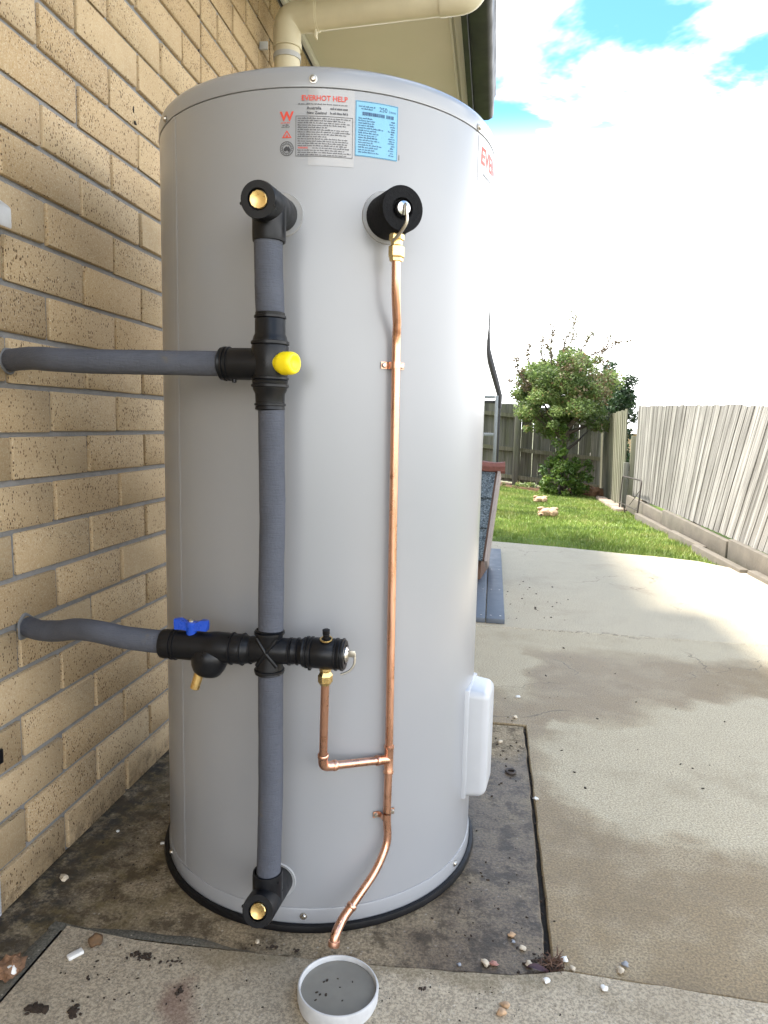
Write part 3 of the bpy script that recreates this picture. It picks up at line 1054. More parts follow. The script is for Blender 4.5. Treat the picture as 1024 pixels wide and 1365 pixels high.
ink = MB()
greek(ink, 0, 0.078, 0, 0.0018, 1, 4.6, 1.3765, 0.0012)
for i, nm in enumerate(('Australia', 'New Zealand')):
    vs, fs = text_geo(nm, 0.0062 - 0.0006 * i, bold=0.00008)
    ink.add(bend(vs, 7.0, 1.3695 - i * 0.0067, 0.0012), fs)
    greek(ink, 0.036, 0.064, 0.0004, 0.0036, 30 + i, 7.0, 1.3695 - i * 0.0067, 0.0012)
A0, W0, Z0, H0 = 4.0, 15.6 * RX, 1.3010, 0.0590
for (x0, x1, y0, y1) in ((0, W0, 0, 0.0006), (0, W0, H0 - 0.0006, H0), (0, 0.0006, 0.0007, H0 - 0.0007), (W0 - 0.0006, W0, 0.0007, H0 - 0.0007)):
    n = 12 if x1 - x0 > 0.01 else 1
    pts = []
    for i in range(n + 1):
        pts += [(x0 + (x1 - x0) * i / n, y0, 0), (x0 + (x1 - x0) * i / n, y1, 0)]
    ink.add(bend(pts, A0, Z0, 0.0013), [(2 * i, 2 * i + 2, 2 * i + 3, 2 * i + 1) for i in range(n)])
for i in range(17):
    if i == 13: continue
    greek(ink, 0.003, W0 - 0.002, H0 - 0.0042 - i * 0.00332, 0.0019, 50 + i, A0, Z0, 0.0012, 0.55 if i in (4, 8) else random.Random(i).uniform(0.86, 1.0))
greek(ink, 0.026, W0 - 0.004, H0 - 0.0042 - 13 * 0.00332, 0.0019, 90, A0, Z0, 0.0012)
part('small_print', ink, M['dark_ink'], film, sm=False)
vs, fs = text_geo('WARNING', 0.0032, bold=0.0001)
part('lettering', MB().add(bend(vs, A0 + 0.6, Z0 + H0 - 0.0043 - 13 * 0.00332, 0.0012), fs), M['red_ink'], film, sm=False)
# certification marks at the left of the label
vs, fs = text_geo('W', 0.0185, bold=0.0006)
part('certification_mark', MB().add(bend([(x * 1.05, y, 0) for x, y, _ in vs], -0.35, 1.3535, 0.0007), fs), M['red_ink'], tank, sm=False, label='red W watermark with small print below')
mk = MB()
greek(mk, 0, 0.015, 0, 0.0022, 7, -0.2, 1.3495, 0.0007)
part('certification_mark', mk, M['red_ink'], tank, sm=False)
mk = MB()
greek(mk, 0, 0.010, 0, 0.0018, 8, 0.3, 1.3462, 0.0007)
greek(mk, 0, 0.013, 0, 0.0016, 9, 0.0, 1.3435, 0.0007)
part('certification_mark', mk, M['dark_ink'], tank, sm=False)
mk = MB()
cx, cy, r0, r1 = 0.0085, 0.0045, 0.0088, 0.0058
tri = [(math.cos(R(90 + 120 * i)), math.sin(R(90 + 120 * i))) for i in range(3)]
vs = [(cx + r0 * x, cy + r0 * 0.85 * y, 0) for x, y in tri] + [(cx + r1 * x, cy + r1 * 0.85 * y, 0) for x, y in tri]
mk.add(bend(vs, 0.0, 1.3275, 0.0007), [(i, (i + 1) % 3, 3 + (i + 1) % 3, 3 + i) for i in range(3)])
vs = [(cx - 0.0024, cy - 0.0022, 0), (cx + 0.0024, cy - 0.0022, 0), (cx + 0.0016, cy - 0.001, 0), (cx + 0.0002, cy + 0.0018, 0), (cx - 0.0008, cy - 0.0008, 0)]
mk.add(bend(vs, 0.0, 1.3275, 0.0007), [(0, 1, 2, 3, 4)])
part('certification_mark', mk, M['red_ink'], tank, sm=False, label='small red triangle mark')


def ring2d(mb, cx, cy, r0, r1, a0, z0, off, n=32):
    vs = []
    for i in range(n):
        a = 2 * math.pi * i / n
        vs += [(cx + r0 * math.cos(a), cy + r0 * math.sin(a), 0), (cx + r1 * math.cos(a), cy + r1 * math.sin(a), 0)]
    mb.add(bend(vs, a0, z0, off), [(2 * i, 2 * ((i + 1) % n), 2 * ((i + 1) % n) + 1, 2 * i + 1) for i in range(n)])


mk = MB()
ring2d(mk, 0.0085, 0, 0.0108, 0.0099, 0.0, 1.3125, 0.0007)
ring2d(mk, 0.0085, 0, 0.0072, 0.0064, 0.0, 1.3125, 0.0007)
for i in range(20):
    a = i * 2 * math.pi / 20
    ca, sa = math.cos(a), math.sin(a)
    vs = [(0.0085 + ca * rr - sa * d, sa * rr + ca * d, 0) for rr, d in ((0.0078, -0.0005), (0.0092, -0.0005), (0.0092, 0.0005), (0.0078, 0.0005))]
    mk.add(bend(vs, 0.0, 1.3125, 0.0007), [(0, 1, 2, 3)])
aus = [(-0.0050, -0.0005), (-0.0044, -0.0036), (-0.002, -0.0040), (0.0008, -0.0026), (0.0024, -0.0046), (0.0046, -0.0042), (0.0056, -0.0012), (0.0040, 0.0016), (0.0030, 0.0040), (0.0018, 0.0018), (0.0004, 0.0036), (-0.0022, 0.0026)]
mk.add(bend([(0.0085 + x, y, 0) for x, y in aus], 0.0, 1.3125, 0.0007), [tuple(range(len(aus)))])
part('certification_mark', mk, M['dark_ink'], tank, sm=False, label='round black and white certification mark')
# blue rating label
bw, bh = 12.3 * RX, 0.0815
blue = part('rating_label', patch(bw, bh, 20.3, 1.3060, 0.0006), M['label_blue'], tank, label='bright blue rating label')
ink = MB()
for (x0, x1, y0, y1) in ((0.0008, bw - 0.0008, 0.0008, 0.0013), (0.0008, bw - 0.0008, bh - 0.0013, bh - 0.0008), (0.0008, 0.0013, 0.0014, bh - 0.0014), (bw - 0.0013, bw - 0.0008, 0.0014, bh - 0.0014)):
    n = 12 if x1 - x0 > 0.01 else 1
    pts = []
    for i in range(n + 1):
        pts += [(x0 + (x1 - x0) * i / n, y0, 0), (x0 + (x1 - x0) * i / n, y1, 0)]
    ink.add(bend(pts, 20.3, 1.3060, 0.0013), [(2 * i, 2 * i + 2, 2 * i + 3, 2 * i + 1) for i in range(n)])
vs, fs = text_geo('250', 0.0095)
ink.add(bend([(x * 0.95 + 0.0375, y + bh - 0.0125, 0) for x, y, _ in vs], 20.3, 1.3060, 0.0012), fs)
vs, fs = text_geo('Litres', 0.0052)
ink.add(bend([(x + 0.0535, y + bh - 0.0120, 0) for x, y, _ in vs], 20.3, 1.3060, 0.0012), fs)
greek(ink, 0.005, 0.032, bh - 0.009, 0.0022, 101, 20.3, 1.3060, 0.0012)
greek(ink, 0.009, 0.028, bh - 0.0125, 0.0022, 102, 20.3, 1.3060, 0.0012)
r3 = random.Random(5)
x = 0.011
while x < 0.060:                          # bar code
    w = r3.choice((0.0007, 0.0012, 0.0020))
    if x < 0.047 or x > 0.0485:
        ink.add(bend([(x, bh - 0.021, 0), (x + w, bh - 0.021, 0), (x + w, bh - 0.0160, 0), (x, bh - 0.0160, 0)], 20.3, 1.3060, 0.0012), [(0, 1, 2, 3)])
    x += w + r3.choice((0.0005, 0.0008))
for i in range(15):
    y = bh - 0.0262 - i * 0.00355
    greek(ink, 0.005, 0.005 + r3.uniform(0.022, 0.042), y, 0.0021, 120 + i, 20.3, 1.3060, 0.0012)
    greek(ink, bw - 0.005 - r3.uniform(0.004, 0.012), bw - 0.005, y, 0.0021, 150 + i, 20.3, 1.3060, 0.0012)
part('small_print', ink, M['navy_ink'], blue, sm=False)
mk = MB().add(bend([(0, 0, 0), (0.0008, 0, 0), (0.0008, 0.008, 0), (0, 0.008, 0)], 33.1, 1.3085, 0.0007), [(0, 1, 2, 3)])
part('scratch', mk, M['dark_ink'], tank, sm=False)
# maker's label at the right edge
logo = part('logo_label', patch(40 * RX, 0.075, 66.8, 1.3235, 0.0006, 30), M['label_white'], tank, label='white label with large red letters')
vs, fs = text_geo('EVERHOT', 0.040, bold=0.0012)
part('lettering', MB().add(bend([(x * 1.0 + 0.010, y + 0.0315, 0) for x, y, _ in vs], 66.8, 1.3235, 0.0012), fs), M['red_ink'], logo, sm=False)
ink = MB()
greek(ink, 0.02, 0.15, 0.012, 0.007, 200, 66.8, 1.3235, 0.0012)
part('small_print', ink, M['dark_ink'], logo, sm=False)
# element cover, moulded plastic
b_ = MB()
ca, nn = 83.0, tn(83.0)
tt = Vector((math.cos(R(ca)), math.sin(R(ca)), 0))
cen = Vector((TX, TY, 0)) + nn * (TR + 0.012)


def cover_xf(v):
    k = 1 - 0.16 * max(0, v.x / 0.03)
    return cen + nn * v.x + tt * (v.y * k) + Vector((0, 0, 0.262 + v.z * (1 - 0.05 * max(0, v.x / 0.03))))


b_.bbox(-0.03, 0.030, -0.054, 0.054, -0.112, 0.112, 0.014, 5, xf=cover_xf)
cov = part('element_cover', b_, M['white_plastic'], tank, ang=60, label='white moulded element cover on the side')
b_ = MB()
b_.bbox(-0.03, -0.008, -0.056, 0.056, -0.114, 0.114, 0.004, 2, xf=cover_xf)
part('gasket', b_, M['white_plastic'], cov)
# escutcheon rings where the fittings enter the case
for a, z, r0 in ((0.4, 1.214, 0.0335), (29.9, 1.2185, 0.041), (-0.3, 0.090, 0.0335)):
    b_ = MB()
    n = 40
    vs, fs = [], []
    for i in range(n):
        an = 2 * math.pi * i / n
        for rr, off in ((0.004, 0.0012), (r0 - 0.003, 0.0022), (r0 - 0.001, 0.0030), (r0, 0.0002)):
            vs.append(tk(a + math.degrees(rr * math.cos(an) / TR), z + rr * math.sin(an), off))
    for i in range(n):
        j = (i + 1) % n
        fs += [(i * 4 + k, j * 4 + k, j * 4 + k + 1, i * 4 + k + 1) for k in range(3)]
    part('escutcheon', MB().add(vs, fs), M['escutcheon'], tank, ang=60)

# ------------------------------------------------------------------ insulated pipework
PX, PY = 0.499, 1.035
pw_ = thing('insulated_pipework', (PX, PY, 0), 'grey foam lagged pipes and black fittings on front of tank', 'pipework')


def sleeve(pts, r, seg=20, wob=0.0006, seed=0, smoothn=0):
    P = curve_pts(pts, smoothn) if smoothn else [Vector(p) for p in pts]
    Q = []
    for a, b2 in zip(P, P[1:]):
        k = max(1, int((b2 - a).length / 0.008))
        Q += [a.lerp(b2, i / k) for i in range(k)]
    Q.append(P[-1])
    rad = [r + wob * mnoise.noise(Vector((i * 0.17, seed, 0))) + wob * 0.5 * mnoise.noise(Vector((i * 0.9, seed, 3))) for i in range(len(Q))]
    Q = [q + Vector((mnoise.noise(Vector((i * 0.06, seed, 7))), mnoise.noise(Vector((i * 0.06, seed, 9))), 0)) * 0.0012 for i, q in enumerate(Q)]
    return MB().tube(Q, rad, seg)


part('pipe_sleeve', sleeve([(PX, PY, 1.05), (PX - 0.003, PY, 1.168)], 0.0212, seed=1), M['foam'], pw_, ang=60)
part('pipe_sleeve', sleeve([(PX + 0.002, PY, 0.560), (PX + 0.004, PY, 0.74), (PX + 0.002, PY, 0.915)], 0.0198, seed=2), M['foam'], pw_, ang=60)
part('pipe_sleeve', sleeve([(PX - 0.001, PY, 0.128), (PX + 0.003, PY, 0.30), (PX + 0.002, PY, 0.50)], 0.0198, seed=3), M['foam'], pw_, ang=60)
part('pipe_sleeve', sleeve([(0.432, PY, 0.978), (0.32, PY, 0.979), (0.20, PY + 0.002, 0.980), (0.135, 1.046, 0.983), (0.085, 1.072, 0.987), (0.04, 1.10, 0.988), (0.004, 1.124, 0.988)], 0.0188, seed=4, smoothn=6), M['foam'], pw_, ang=60)
part('pipe_sleeve', sleeve([(0.332, PY, 0.534), (0.26, PY + 0.001, 0.537), (0.20, 1.045, 0.541), (0.145, 1.070, 0.534), (0.095, 1.095, 0.520), (0.045, 1.118, 0.511), (0.006, 1.139, 0.509)], 0.0185, seed=5, smoothn=6), M['foam'], pw_, ang=60)
for y, z in ((1.124, 0.988), (1.139, 0.509)):
    b_ = MB()
    b_.lathe([(0.0245, 0), (0.0235, 0.0015), (0.021, 0.0025), (0.018, 0.002)], (0.0005, y, z), (1, 0, 0), 20)
    b_.v = [(p[0], p[1] + 0.004 * mnoise.noise(Vector(p) * 60), p[2] + 0.006 * mnoise.noise(Vector(p) * 55 + Vector((4, 0, 0)))) for p in b_.v]
    part('wall_hole_filler', b_, M['grey_sealant'], pw_)


def elbow(z, zf, down, zc):
    """lagged elbow: barrel from the tank towards the viewer, a branch up or down"""
    ax = Vector((PX - 0.002, 0.985, zf)) - Vector((TX, 1.112, z))
    L = ax.length
    b_ = MB()
    b_.lathe([(0.024, 0), (0.0262, 0.002), (0.0262, L - 0.004), (0.0250, L), (0.0152, L), (0.0146, L - 0.006), (0, L - 0.006)], (TX, 1.112, z), ax, 32)
    e = part('elbow', b_, M['black_plastic'], pw_, ang=30)
    b_ = MB()
    s = -1 if down else 1
    b_.lathe([(0.0248, 0.0), (0.0248, 0.045), (0.0240, 0.050), (0.0215, 0.0505)], (PX - 0.002, PY, zc), (0, 0, s), 32)
    part('branch', b_, M['black_plastic'], e, ang=30)
    b_ = MB()
    end = Vector((TX, 1.112, z)) + ax.normalized() * (L - 0.0065)
    b_.lathe([(0.0130, 0.0), (0.0130, 0.0055), (0.0118, 0.0068), (0.006, 0.0060), (0, 0.0052)], end, ax, 12, a0=0.1)
    part('brass_plug', b_, M['brass'], e, ang=20)
    b_ = MB()
    side = end - Vector((0.0275, -0.006, 0.002))
    b_.lathe([(0.0, -0.006), (0.003, -0.005), (0.003, 0.001), (0.0018, 0.003), (0, 0.003)], side, (-1, 0, 0), 10)
    part('latch', b_, M['black_plastic'], e)


elbow(1.2145, 1.200, True, 1.205)
elbow(0.090, 0.122, False, 0.108)


def ridge(r, z, h=0.0035):
    return [(r - 0.001, z - h), (r + 0.0012, z - h * 0.7), (r + 0.0012, z + h * 0.7), (r - 0.001, z + h)]


# tempering valve tee
tee = part('tempering_valve', MB().lathe([(0.020, 0.909), (0.0228, 0.911), *ridge(0.0228, 0.918, 0.002), (0.0224, 0.934), (0.0255, 0.940), *ridge(0.0272, 0.946, 0.0025), (0.0272, 0.953), *ridge(0.0272, 0.957, 0.002), (0.0278, 0.97),
                                                  (0.0278, 1.003), *ridge(0.0275, 1.009, 0.003), (0.0250, 1.018), (0.0228, 1.022), (0.0228, 1.043), *ridge(0.0228, 1.047, 0.0022), (0.0222, 1.053), (0.020, 1.054)], (PX, PY, 0), seg=36), M['black_plastic'], pw_, ang=30)
part('branch', MB().lathe([(0.0225, -0.078), (0.0248, -0.076), *ridge(0.0248, -0.070, 0.0018), *ridge(0.0246, -0.064, 0.0016), (0.0240, -0.055), (0.0240, 0.0)], (PX, PY, 0.978), (1, 0, 0), 32), M['black_plastic'], tee, ang=30)
part('screw', MB().lathe([(0.0035, 0), (0.0035, 0.006), (0, 0.007)], (PX - 0.055, PY - 0.004, 0.956), (0, 0, -1), 10), M['black_plastic'], tee)
part('yellow_cap', MB().lathe([(0.012, -0.01), (0.0148, 0.0), (0.0166, 0.003), (0.0172, 0.008), (0.0168, 0.020), (0.0150, 0.0255), (0.0125, 0.0270), (0.0095, 0.0260), (0.008, 0.0245), (0, 0.0245)], (PX + 0.0215, PY - 0.0150, 0.978), (0.92, -0.40, 0), 28), M['yellow_plastic'], tee, ang=60)
# cross fitting
ZX = 0.5345
cr = part('cross_fitting', MB().lathe([(0.0198, 0.495), (0.0228, 0.497), *ridge(0.0228, 0.502, 0.0025), (0.0215, 0.508), (0.0195, 0.520), (0.0195, 0.549), (0.0215, 0.558), *ridge(0.0228, 0.563, 0.0025), (0.0228, 0.567), (0.0198, 0.569)], (PX, PY, 0), seg=32), M['black_plastic'], pw_, ang=30)
part('cross_barrel', MB().lathe([(0.0200, -0.030), (0.0205, -0.028), (0.0205, 0.030), *ridge(0.0208, 0.034, 0.002), (0.0200, 0.040)], (PX, PY, ZX), (1, 0, 0), 32), M['black_plastic'], cr, ang=30)
for s in (-1, 1):
    w_ = MB()
    w_.tube([(PX - s * 0.016, PY - 0.014, ZX - 0.022), (PX, PY - 0.0195, ZX), (PX + s * 0.016, PY - 0.0135, ZX + 0.022)], 0.0035, 8)
    part('web', w_, M['black_plastic'], cr, ang=60)

# isolating valve with the blue handle
iv = thing('isolating_valve', (0.40, PY, 0.50), 'black insulated stop valve with blue butterfly handle and brass spigot', 'valve')
part('body', MB().lathe([(0.0190, 0.318), (0.0232, 0.320), (0.0240, 0.326), *ridge(0.0240, 0.338, 0.0012), *ridge(0.0240, 0.344, 0.0012), (0.0240, 0.385), (0.0232, 0.395), (0.0244, 0.402), (0.0252, 0.412), (0.0246, 0.430),
                         *ridge(0.0246, 0.438, 0.0015), (0.0243, 0.452), *ridge(0.0246, 0.456, 0.0015), (0.0225, 0.462), (0.0215, 0.466), *ridge(0.0213, 0.470, 0.0015), (0.0200, 0.476)], (0, PY, 0.5325), (1, 0, 0), 36), M['black_plastic'], iv, ang=30)
b_ = MB().lathe([(0.020, -0.012), (0.0300, 0.0), (0.0298, 0.012), (0.0270, 0.024), (0.0225, 0.033), (0.019, 0.0365), (0.017, 0.0375), (0, 0.038)], (0.402, PY, 0.524), (-0.20, -0.06, -1), 32)
part('strainer_bowl', b_, M['black_plastic'], iv, ang=60)
b_ = MB().lathe([(0.0075, 0.0), (0.0075, 0.030), (0.0062, 0.031), (0.0060, 0.020), (0, 0.020)], (0.388, PY - 0.012, 0.496), (-0.28, -0.10, -1), 20)
part('brass_spigot', b_, M['brass'], iv, ang=30)
hd = MB()
hd.lathe([(0.0085, 0.0), (0.0085, 0.012), (0.0095, 0.014), (0.0095, 0.020), (0.006, 0.021), (0, 0.021)], (0.371, PY - 0.004, 0.5525), (0, 0, 1), 20)
for s in (-1, 1):
    hd.add([(0.371 + s * dx, PY - 0.004 + dy, zz) for dx, dy, zz in ((0.004, -0.006, 0.5590), (0.015, -0.0065, 0.5605), (0.0268, -0.006, 0.5600), (0.0285, -0.004, 0.569), (0.0280, -0.004, 0.5765), (0.018, -0.0065, 0.5770), (0.011, -0.0065, 0.5735), (0.004, -0.006, 0.5725),
                                                                    (0.004, 0.006, 0.5590), (0.015, 0.0065, 0.5605), (0.0268, 0.006, 0.5600), (0.0285, 0.004, 0.569), (0.0280, 0.004, 0.5765), (0.018, 0.0065, 0.5770), (0.011, 0.0065, 0.5735), (0.004, 0.006, 0.5725))],
           [tuple(range(8)) if s > 0 else tuple(range(8))[::-1], tuple(range(8, 16))[::-1] if s > 0 else tuple(range(8, 16))] + [(i, 8 + i, 8 + (i + 1) % 8, (i + 1) % 8) if s > 0 else (i, (i + 1) % 8, 8 + (i + 1) % 8, 8 + i) for i in range(8)])
h_ = part('handle', hd, M['blue_plastic'], iv, ang=40, label='blue butterfly handle')
part('screw', MB().lathe([(0.0055, 0), (0.0055, 0.0025), (0.003, 0.004), (0, 0.004)], (0.371, PY - 0.004, 0.5733), (0, 0, 1), 14), M['steel'], h_)

# cold water expansion valve at the right of the cross
ev = thing('expansion_valve', (0.58, PY, 0.50), 'black expansion valve with steel lever and brass nut, lower front', 'valve')
part('body', MB().lathe([(0.0190, 0.536), (0.0208, 0.538), *ridge(0.0206, 0.546, 0.0014), (0.0205, 0.552), (0.0238, 0.556), *ridge(0.0240, 0.561, 0.002), *ridge(0.0240, 0.568, 0.002), (0.0243, 0.574), (0.0243, 0.604), *ridge(0.0243, 0.608, 0.002), (0.0243, 0.6145), *ridge(0.0243, 0.618, 0.0016),
                         (0.0225, 0.622), (0.0150, 0.6222), (0.0145, 0.617), (0, 0.617)], (0, PY, 0.5355), (1, 0, 0), 36), M['black_plastic'], ev, ang=30)
part('steel_cap', MB().lathe([(0.0128, 0), (0.0128, 0.006), (0.0095, 0.0095), (0.004, 0.0105), (0, 0.0105)], (0.6172, PY, 0.5355), (1, 0, 0), 24), M['steel'], ev)
b_ = MB()
b_.tube(fillet([(0.6275, PY - 0.002, 0.5385), (0.6365, PY - 0.003, 0.5425), (0.6375, PY - 0.004, 0.523), (0.630, PY - 0.006, 0.5115), (0.616, PY - 0.008, 0.506)], 0.006, 4), 0.0018, 8)
b_.bbox(0.6265, 0.638, PY - 0.006, PY - 0.0045, 0.534, 0.5445, 0.0006)
part('lever', b_, M['zinc'], ev, ang=50)
part('test_nipple', MB().lathe([(0.0085, 0.0), (0.0085, 0.003), (0.0050, 0.0035), (0.0050, 0.012), (0.0060, 0.013), (0.0058, 0.019), (0, 0.020)], (0.5925, PY - 0.006, 0.5575), (0.02, -0.22, 1), 18), M['black_plastic'], ev, ang=30)
part('brass_ring', MB().lathe([(0.0078, -0.0012), (0.0098, -0.0012), (0.0102, 0), (0.0098, 0.0012), (0.0078, 0.0012)], (0.5925, PY - 0.0068, 0.5605), (0.02, -0.22, 1), 24), M['brass'], ev)
part('screw', MB().lathe([(0.003, 0), (0.003, 0.005), (0, 0.006)], (0.566, PY - 0.006, 0.514), (0, 0, -1), 10), M['black_plastic'], ev)
part('compression_nut', MB().lathe([(0.0095, 0.0), (0.0095, -0.004), (0.0082, -0.006), (0.0105, -0.010), (0.0115, -0.012), (0.0115, -0.022), (0.0100, -0.0245), (0.0085, -0.027), (0, -0.027)], (0.5905, PY - 0.002, 0.5125), (0, 0, 1), 6, a0=0.3), M['brass'], ev, ang=20)

# temperature and pressure relief valve at the top right
rv = thing('relief_valve', tk(29.9, 1.15), 'black foam covered relief valve with steel lever, upper right of tank', 'valve')
nn = Vector((0.498, -0.867, -0.05)).normalized()
p0 = tk(29.9, 1.219, -0.006)
b_ = MB().lathe([(0.0325, 0.0), (0.0345, 0.004), (0.0338, 0.071), (0.0325, 0.0735), (0.0165, 0.0730), (0.0155, 0.064), (0, 0.064)], p0, nn, 40)
part('foam_cover', b_, M['black_foam'], rv, ang=50)
b_ = MB().lathe([(0.0118, 0.058), (0.0118, 0.0755), (0.0100, 0.0785), (0.004, 0.080), (0, 0.080)], p0, nn, 28)
part('steel_cap', b_, M['steel'], rv)
tip = p0 + nn * 0.080
rt = Vector((0.867, 0.498, 0))
lv = MB()
pth = fillet([tip + Vector((0, 0, 0.006)) + nn * 0.002, tip + Vector((0, 0, 0.0015)) + nn * 0.006, tip + nn * 0.0075 - Vector((0, 0, 0.022)) + rt * 0.002, tip - Vector((0, 0, 0.036)) - rt * 0.004 - nn * 0.004, tip - Vector((0, 0, 0.046)) - rt * 0.010 - nn * 0.018], 0.008, 5)
lv.tube(pth, [0.0012] + [0.0026] * (len(pth) - 2) + [0.0022], 8)
part('lever', lv, M['zinc'], rv, ang=60)
bx, by = 0.6755, 1.1125
part('compression_nut', MB().lathe([(0.0100, 1.195), (0.0100, 1.183), (0.0115, 1.182), (0.0118, 1.1745), (0.0095, 1.173), (0.0088, 1.1665), (0.0112, 1.1655), (0.0122, 1.164), (0.0122, 1.1495), (0.0108, 1.1470), (0.0104, 1.1425), (0, 1.1425)], (bx, by, 0), seg=6, a0=0.2), M['brass'], rv, ang=20)

# ------------------------------------------------------------------ copper drain line
cd = thing('copper_drain_pipe', (0.678, 1.154, 0.05), 'bare copper drain pipe clipped down the front of the tank', 'pipe')
RP = 0.0070
main = fillet([(bx, by, 1.146), (0.6755, 1.1165, 1.095), (0.6750, 1.1420, 1.052), (0.6735, 1.1500, 1.030), (0.6735, 1.1510, 0.99), (0.6775, 1.1535, 0.32), (0.6765, 1.1530, 0.20), (0.6800, 1.1530, 0.158), (0.664, 1.128, 0.118), (0.623, 1.083, 0.0665)], 0.03, 8)
part('pipe', MB().tube(main, RP, 16), M['copper'], cd, ang=60)
b_ = MB()
pth = fillet([(0.629, 1.0895, 0.0745), (0.614, 1.0735, 0.0560), (0.6085, 1.052, 0.046), (0.6075, 1.0475, 0.030)], 0.012, 6)
b_.tube(pth, 0.0080, 16)
part('outlet_elbow', b_, M['copper'], cd, ang=60)
part('collar', MB().lathe([(0.0078, -0.005), (0.0096, -0.0042), (0.0100, 0), (0.0096, 0.0042), (0.0078, 0.005)], (0.6075, 1.0480, 0.0335), (0.05, 0.25, 1), 20), M['copper'], cd, ang=60)
part('collar', MB().lathe([(0.0072, -0.004), (0.0090, -0.003), (0.0092, 0), (0.0090, 0.003), (0.0072, 0.004)], (0.6285, 1.0890, 0.0738), (-0.62, -0.65, -0.75), 20), M['copper'], cd, ang=60)
ZT = 0.312
b_ = MB().lathe([(0.0072, -0.026), (0.0088, -0.0255), (0.0092, -0.0225), (0.0080, -0.0195), (0.0080, 0.0195), (0.0092, 0.0225), (0.0088, 0.0255), (0.0072, 0.026)], (0.6774, 1.1535, ZT), (0.006, 0.004, 1), 20)
te = part('tee_fitting', b_, M['copper'], cd, ang=60)
EB = Vector((0.5795, 1.070, 0.330))
TB = Vector((0.6774, 1.1535, ZT))
d_ = (EB - TB).normalized()
part('branch_socket', MB().lathe([(0.0080, 0.0), (0.0080, 0.020), (0.0092, 0.023), (0.0088, 0.026), (0.0072, 0.0265)], TB, d_, 20), M['copper'], te, ang=60)
part('branch_pipe', MB().tube([TB + d_ * 0.015, EB - d_ * 0.012], 0.0068, 16), M['copper'], cd, ang=60)
up = Vector((0.5905, PY - 0.002, 0.490))
ud = (up - EB).normalized()
part('elbow_fitting', MB().tube(fillet([EB - d_ * 0.024, EB, EB + ud * 0.024], 0.016, 8), 0.0080, 16), M['copper'], cd, ang=60)
for q, dd in ((EB - d_ * 0.022, d_), (EB + ud * 0.022, ud)):
    part('collar', MB().lathe([(0.0076, -0.004), (0.0090, -0.003), (0.0092, 0), (0.0090, 0.003), (0.0076, 0.004)], q, dd, 20), M['copper'], cd, ang=60)
part('riser_pipe', MB().tube([EB + ud * 0.015, up], 0.0068, 16), M['copper'], cd, ang=60)
for z, a in ((0.988, 32.65), (0.207, 33.2)):
    b_ = MB()
    nr_, tg = tn(a), Vector((math.cos(R(a)), math.sin(R(a)), 0))
    prof = [(-0.0205, 0.0012), (-0.0105, 0.0012), (-0.0085, 0.004), (-0.0083, 0.0115)] + [(0.0083 * math.cos(R(q)), 0.0120 + 0.0083 * math.sin(R(q))) for q in range(160, 10, -20)] + [(0.0083, 0.0115), (0.0085, 0.004), (0.0105, 0.0012), (0.0205, 0.0012)]
    base = tk(a, z, 0.0)
    vs = []
    for s, h in prof:
        for dz in (-0.0055, 0.0055):
            vs.append(base + tg * s + nr_ * h + Vector((0, 0, dz)))
    nseg = len(prof)
    b_.add(vs, [(2 * i, 2 * i + 2, 2 * i + 3, 2 * i + 1) for i in range(nseg - 1)])
    vs2 = [Vector(v) + nr_ * 0.0012 for v in vs]
    b_.add(vs2, [(2 * i, 2 * i + 1, 2 * i + 3, 2 * i + 2) for i in range(nseg - 1)])
    cl = part('pipe_clip', b_, M['copper'], cd, ang=30)
    for s in (-0.0155, 0.0155):
        part('screw', MB().lathe([(0.0045, 0), (0.0045, 0.001), (0.0032, 0.0035), (0, 0.004)], base + tg * s + nr_ * 0.0025, nr_, 12), M['zinc'], cl)

# ------------------------------------------------------------------ drain pot in the slab
PCX, PCY = 0.632, 0.966
pot = thing('drain_pot', (PCX, PCY, 0.007), 'round white plastic drain cup full of murky water below copper outlet', 'drain')
b_ = MB().lathe([(0.0605, -0.02), (0.0600, 0.012), (0.0595, 0.014), (0.0625, 0.015), (0.0628, 0.030), (0.0615, 0.0325), (0.0595, 0.0328), (0.0586, 0.031), (0.0578, 0.020), (0.0578, -0.02)], (PCX, PCY, 0), (0.03, 0.02, 1), 56)
part('cup', b_, M['pot_plastic'], pot, ang=40)
b_ = MB().lathe([(0.0584, 0.0245), (0, 0.0245)], (PCX, PCY, 0), (0.0, 0.0, 1), 56)
part('water', b_, M['water'], pot, sm=False)
b_ = MB()
for x, y, s in ((-0.03, -0.012, 0.002), (-0.024, -0.015, 0.0018), (-0.015, -0.014, 0.0022), (0.012, -0.02, 0.0014), (-0.02, 0.014, 0.0024), (-0.024, 0.010, 0.0017), (0.02, 0.018, 0.0012), (-0.004, 0.02, 0.0013), (0.003, 0.004, 0.0012), (-0.028, -0.026, 0.0016)):
    b_.blob((PCX + x, PCY + y, 0.0247), s * 1.6, s, 0.0008, int(x * 9000), 0.5, 1, x * 90)
part('floating_debris', b_, M['soil'], pot, kind='stuff')

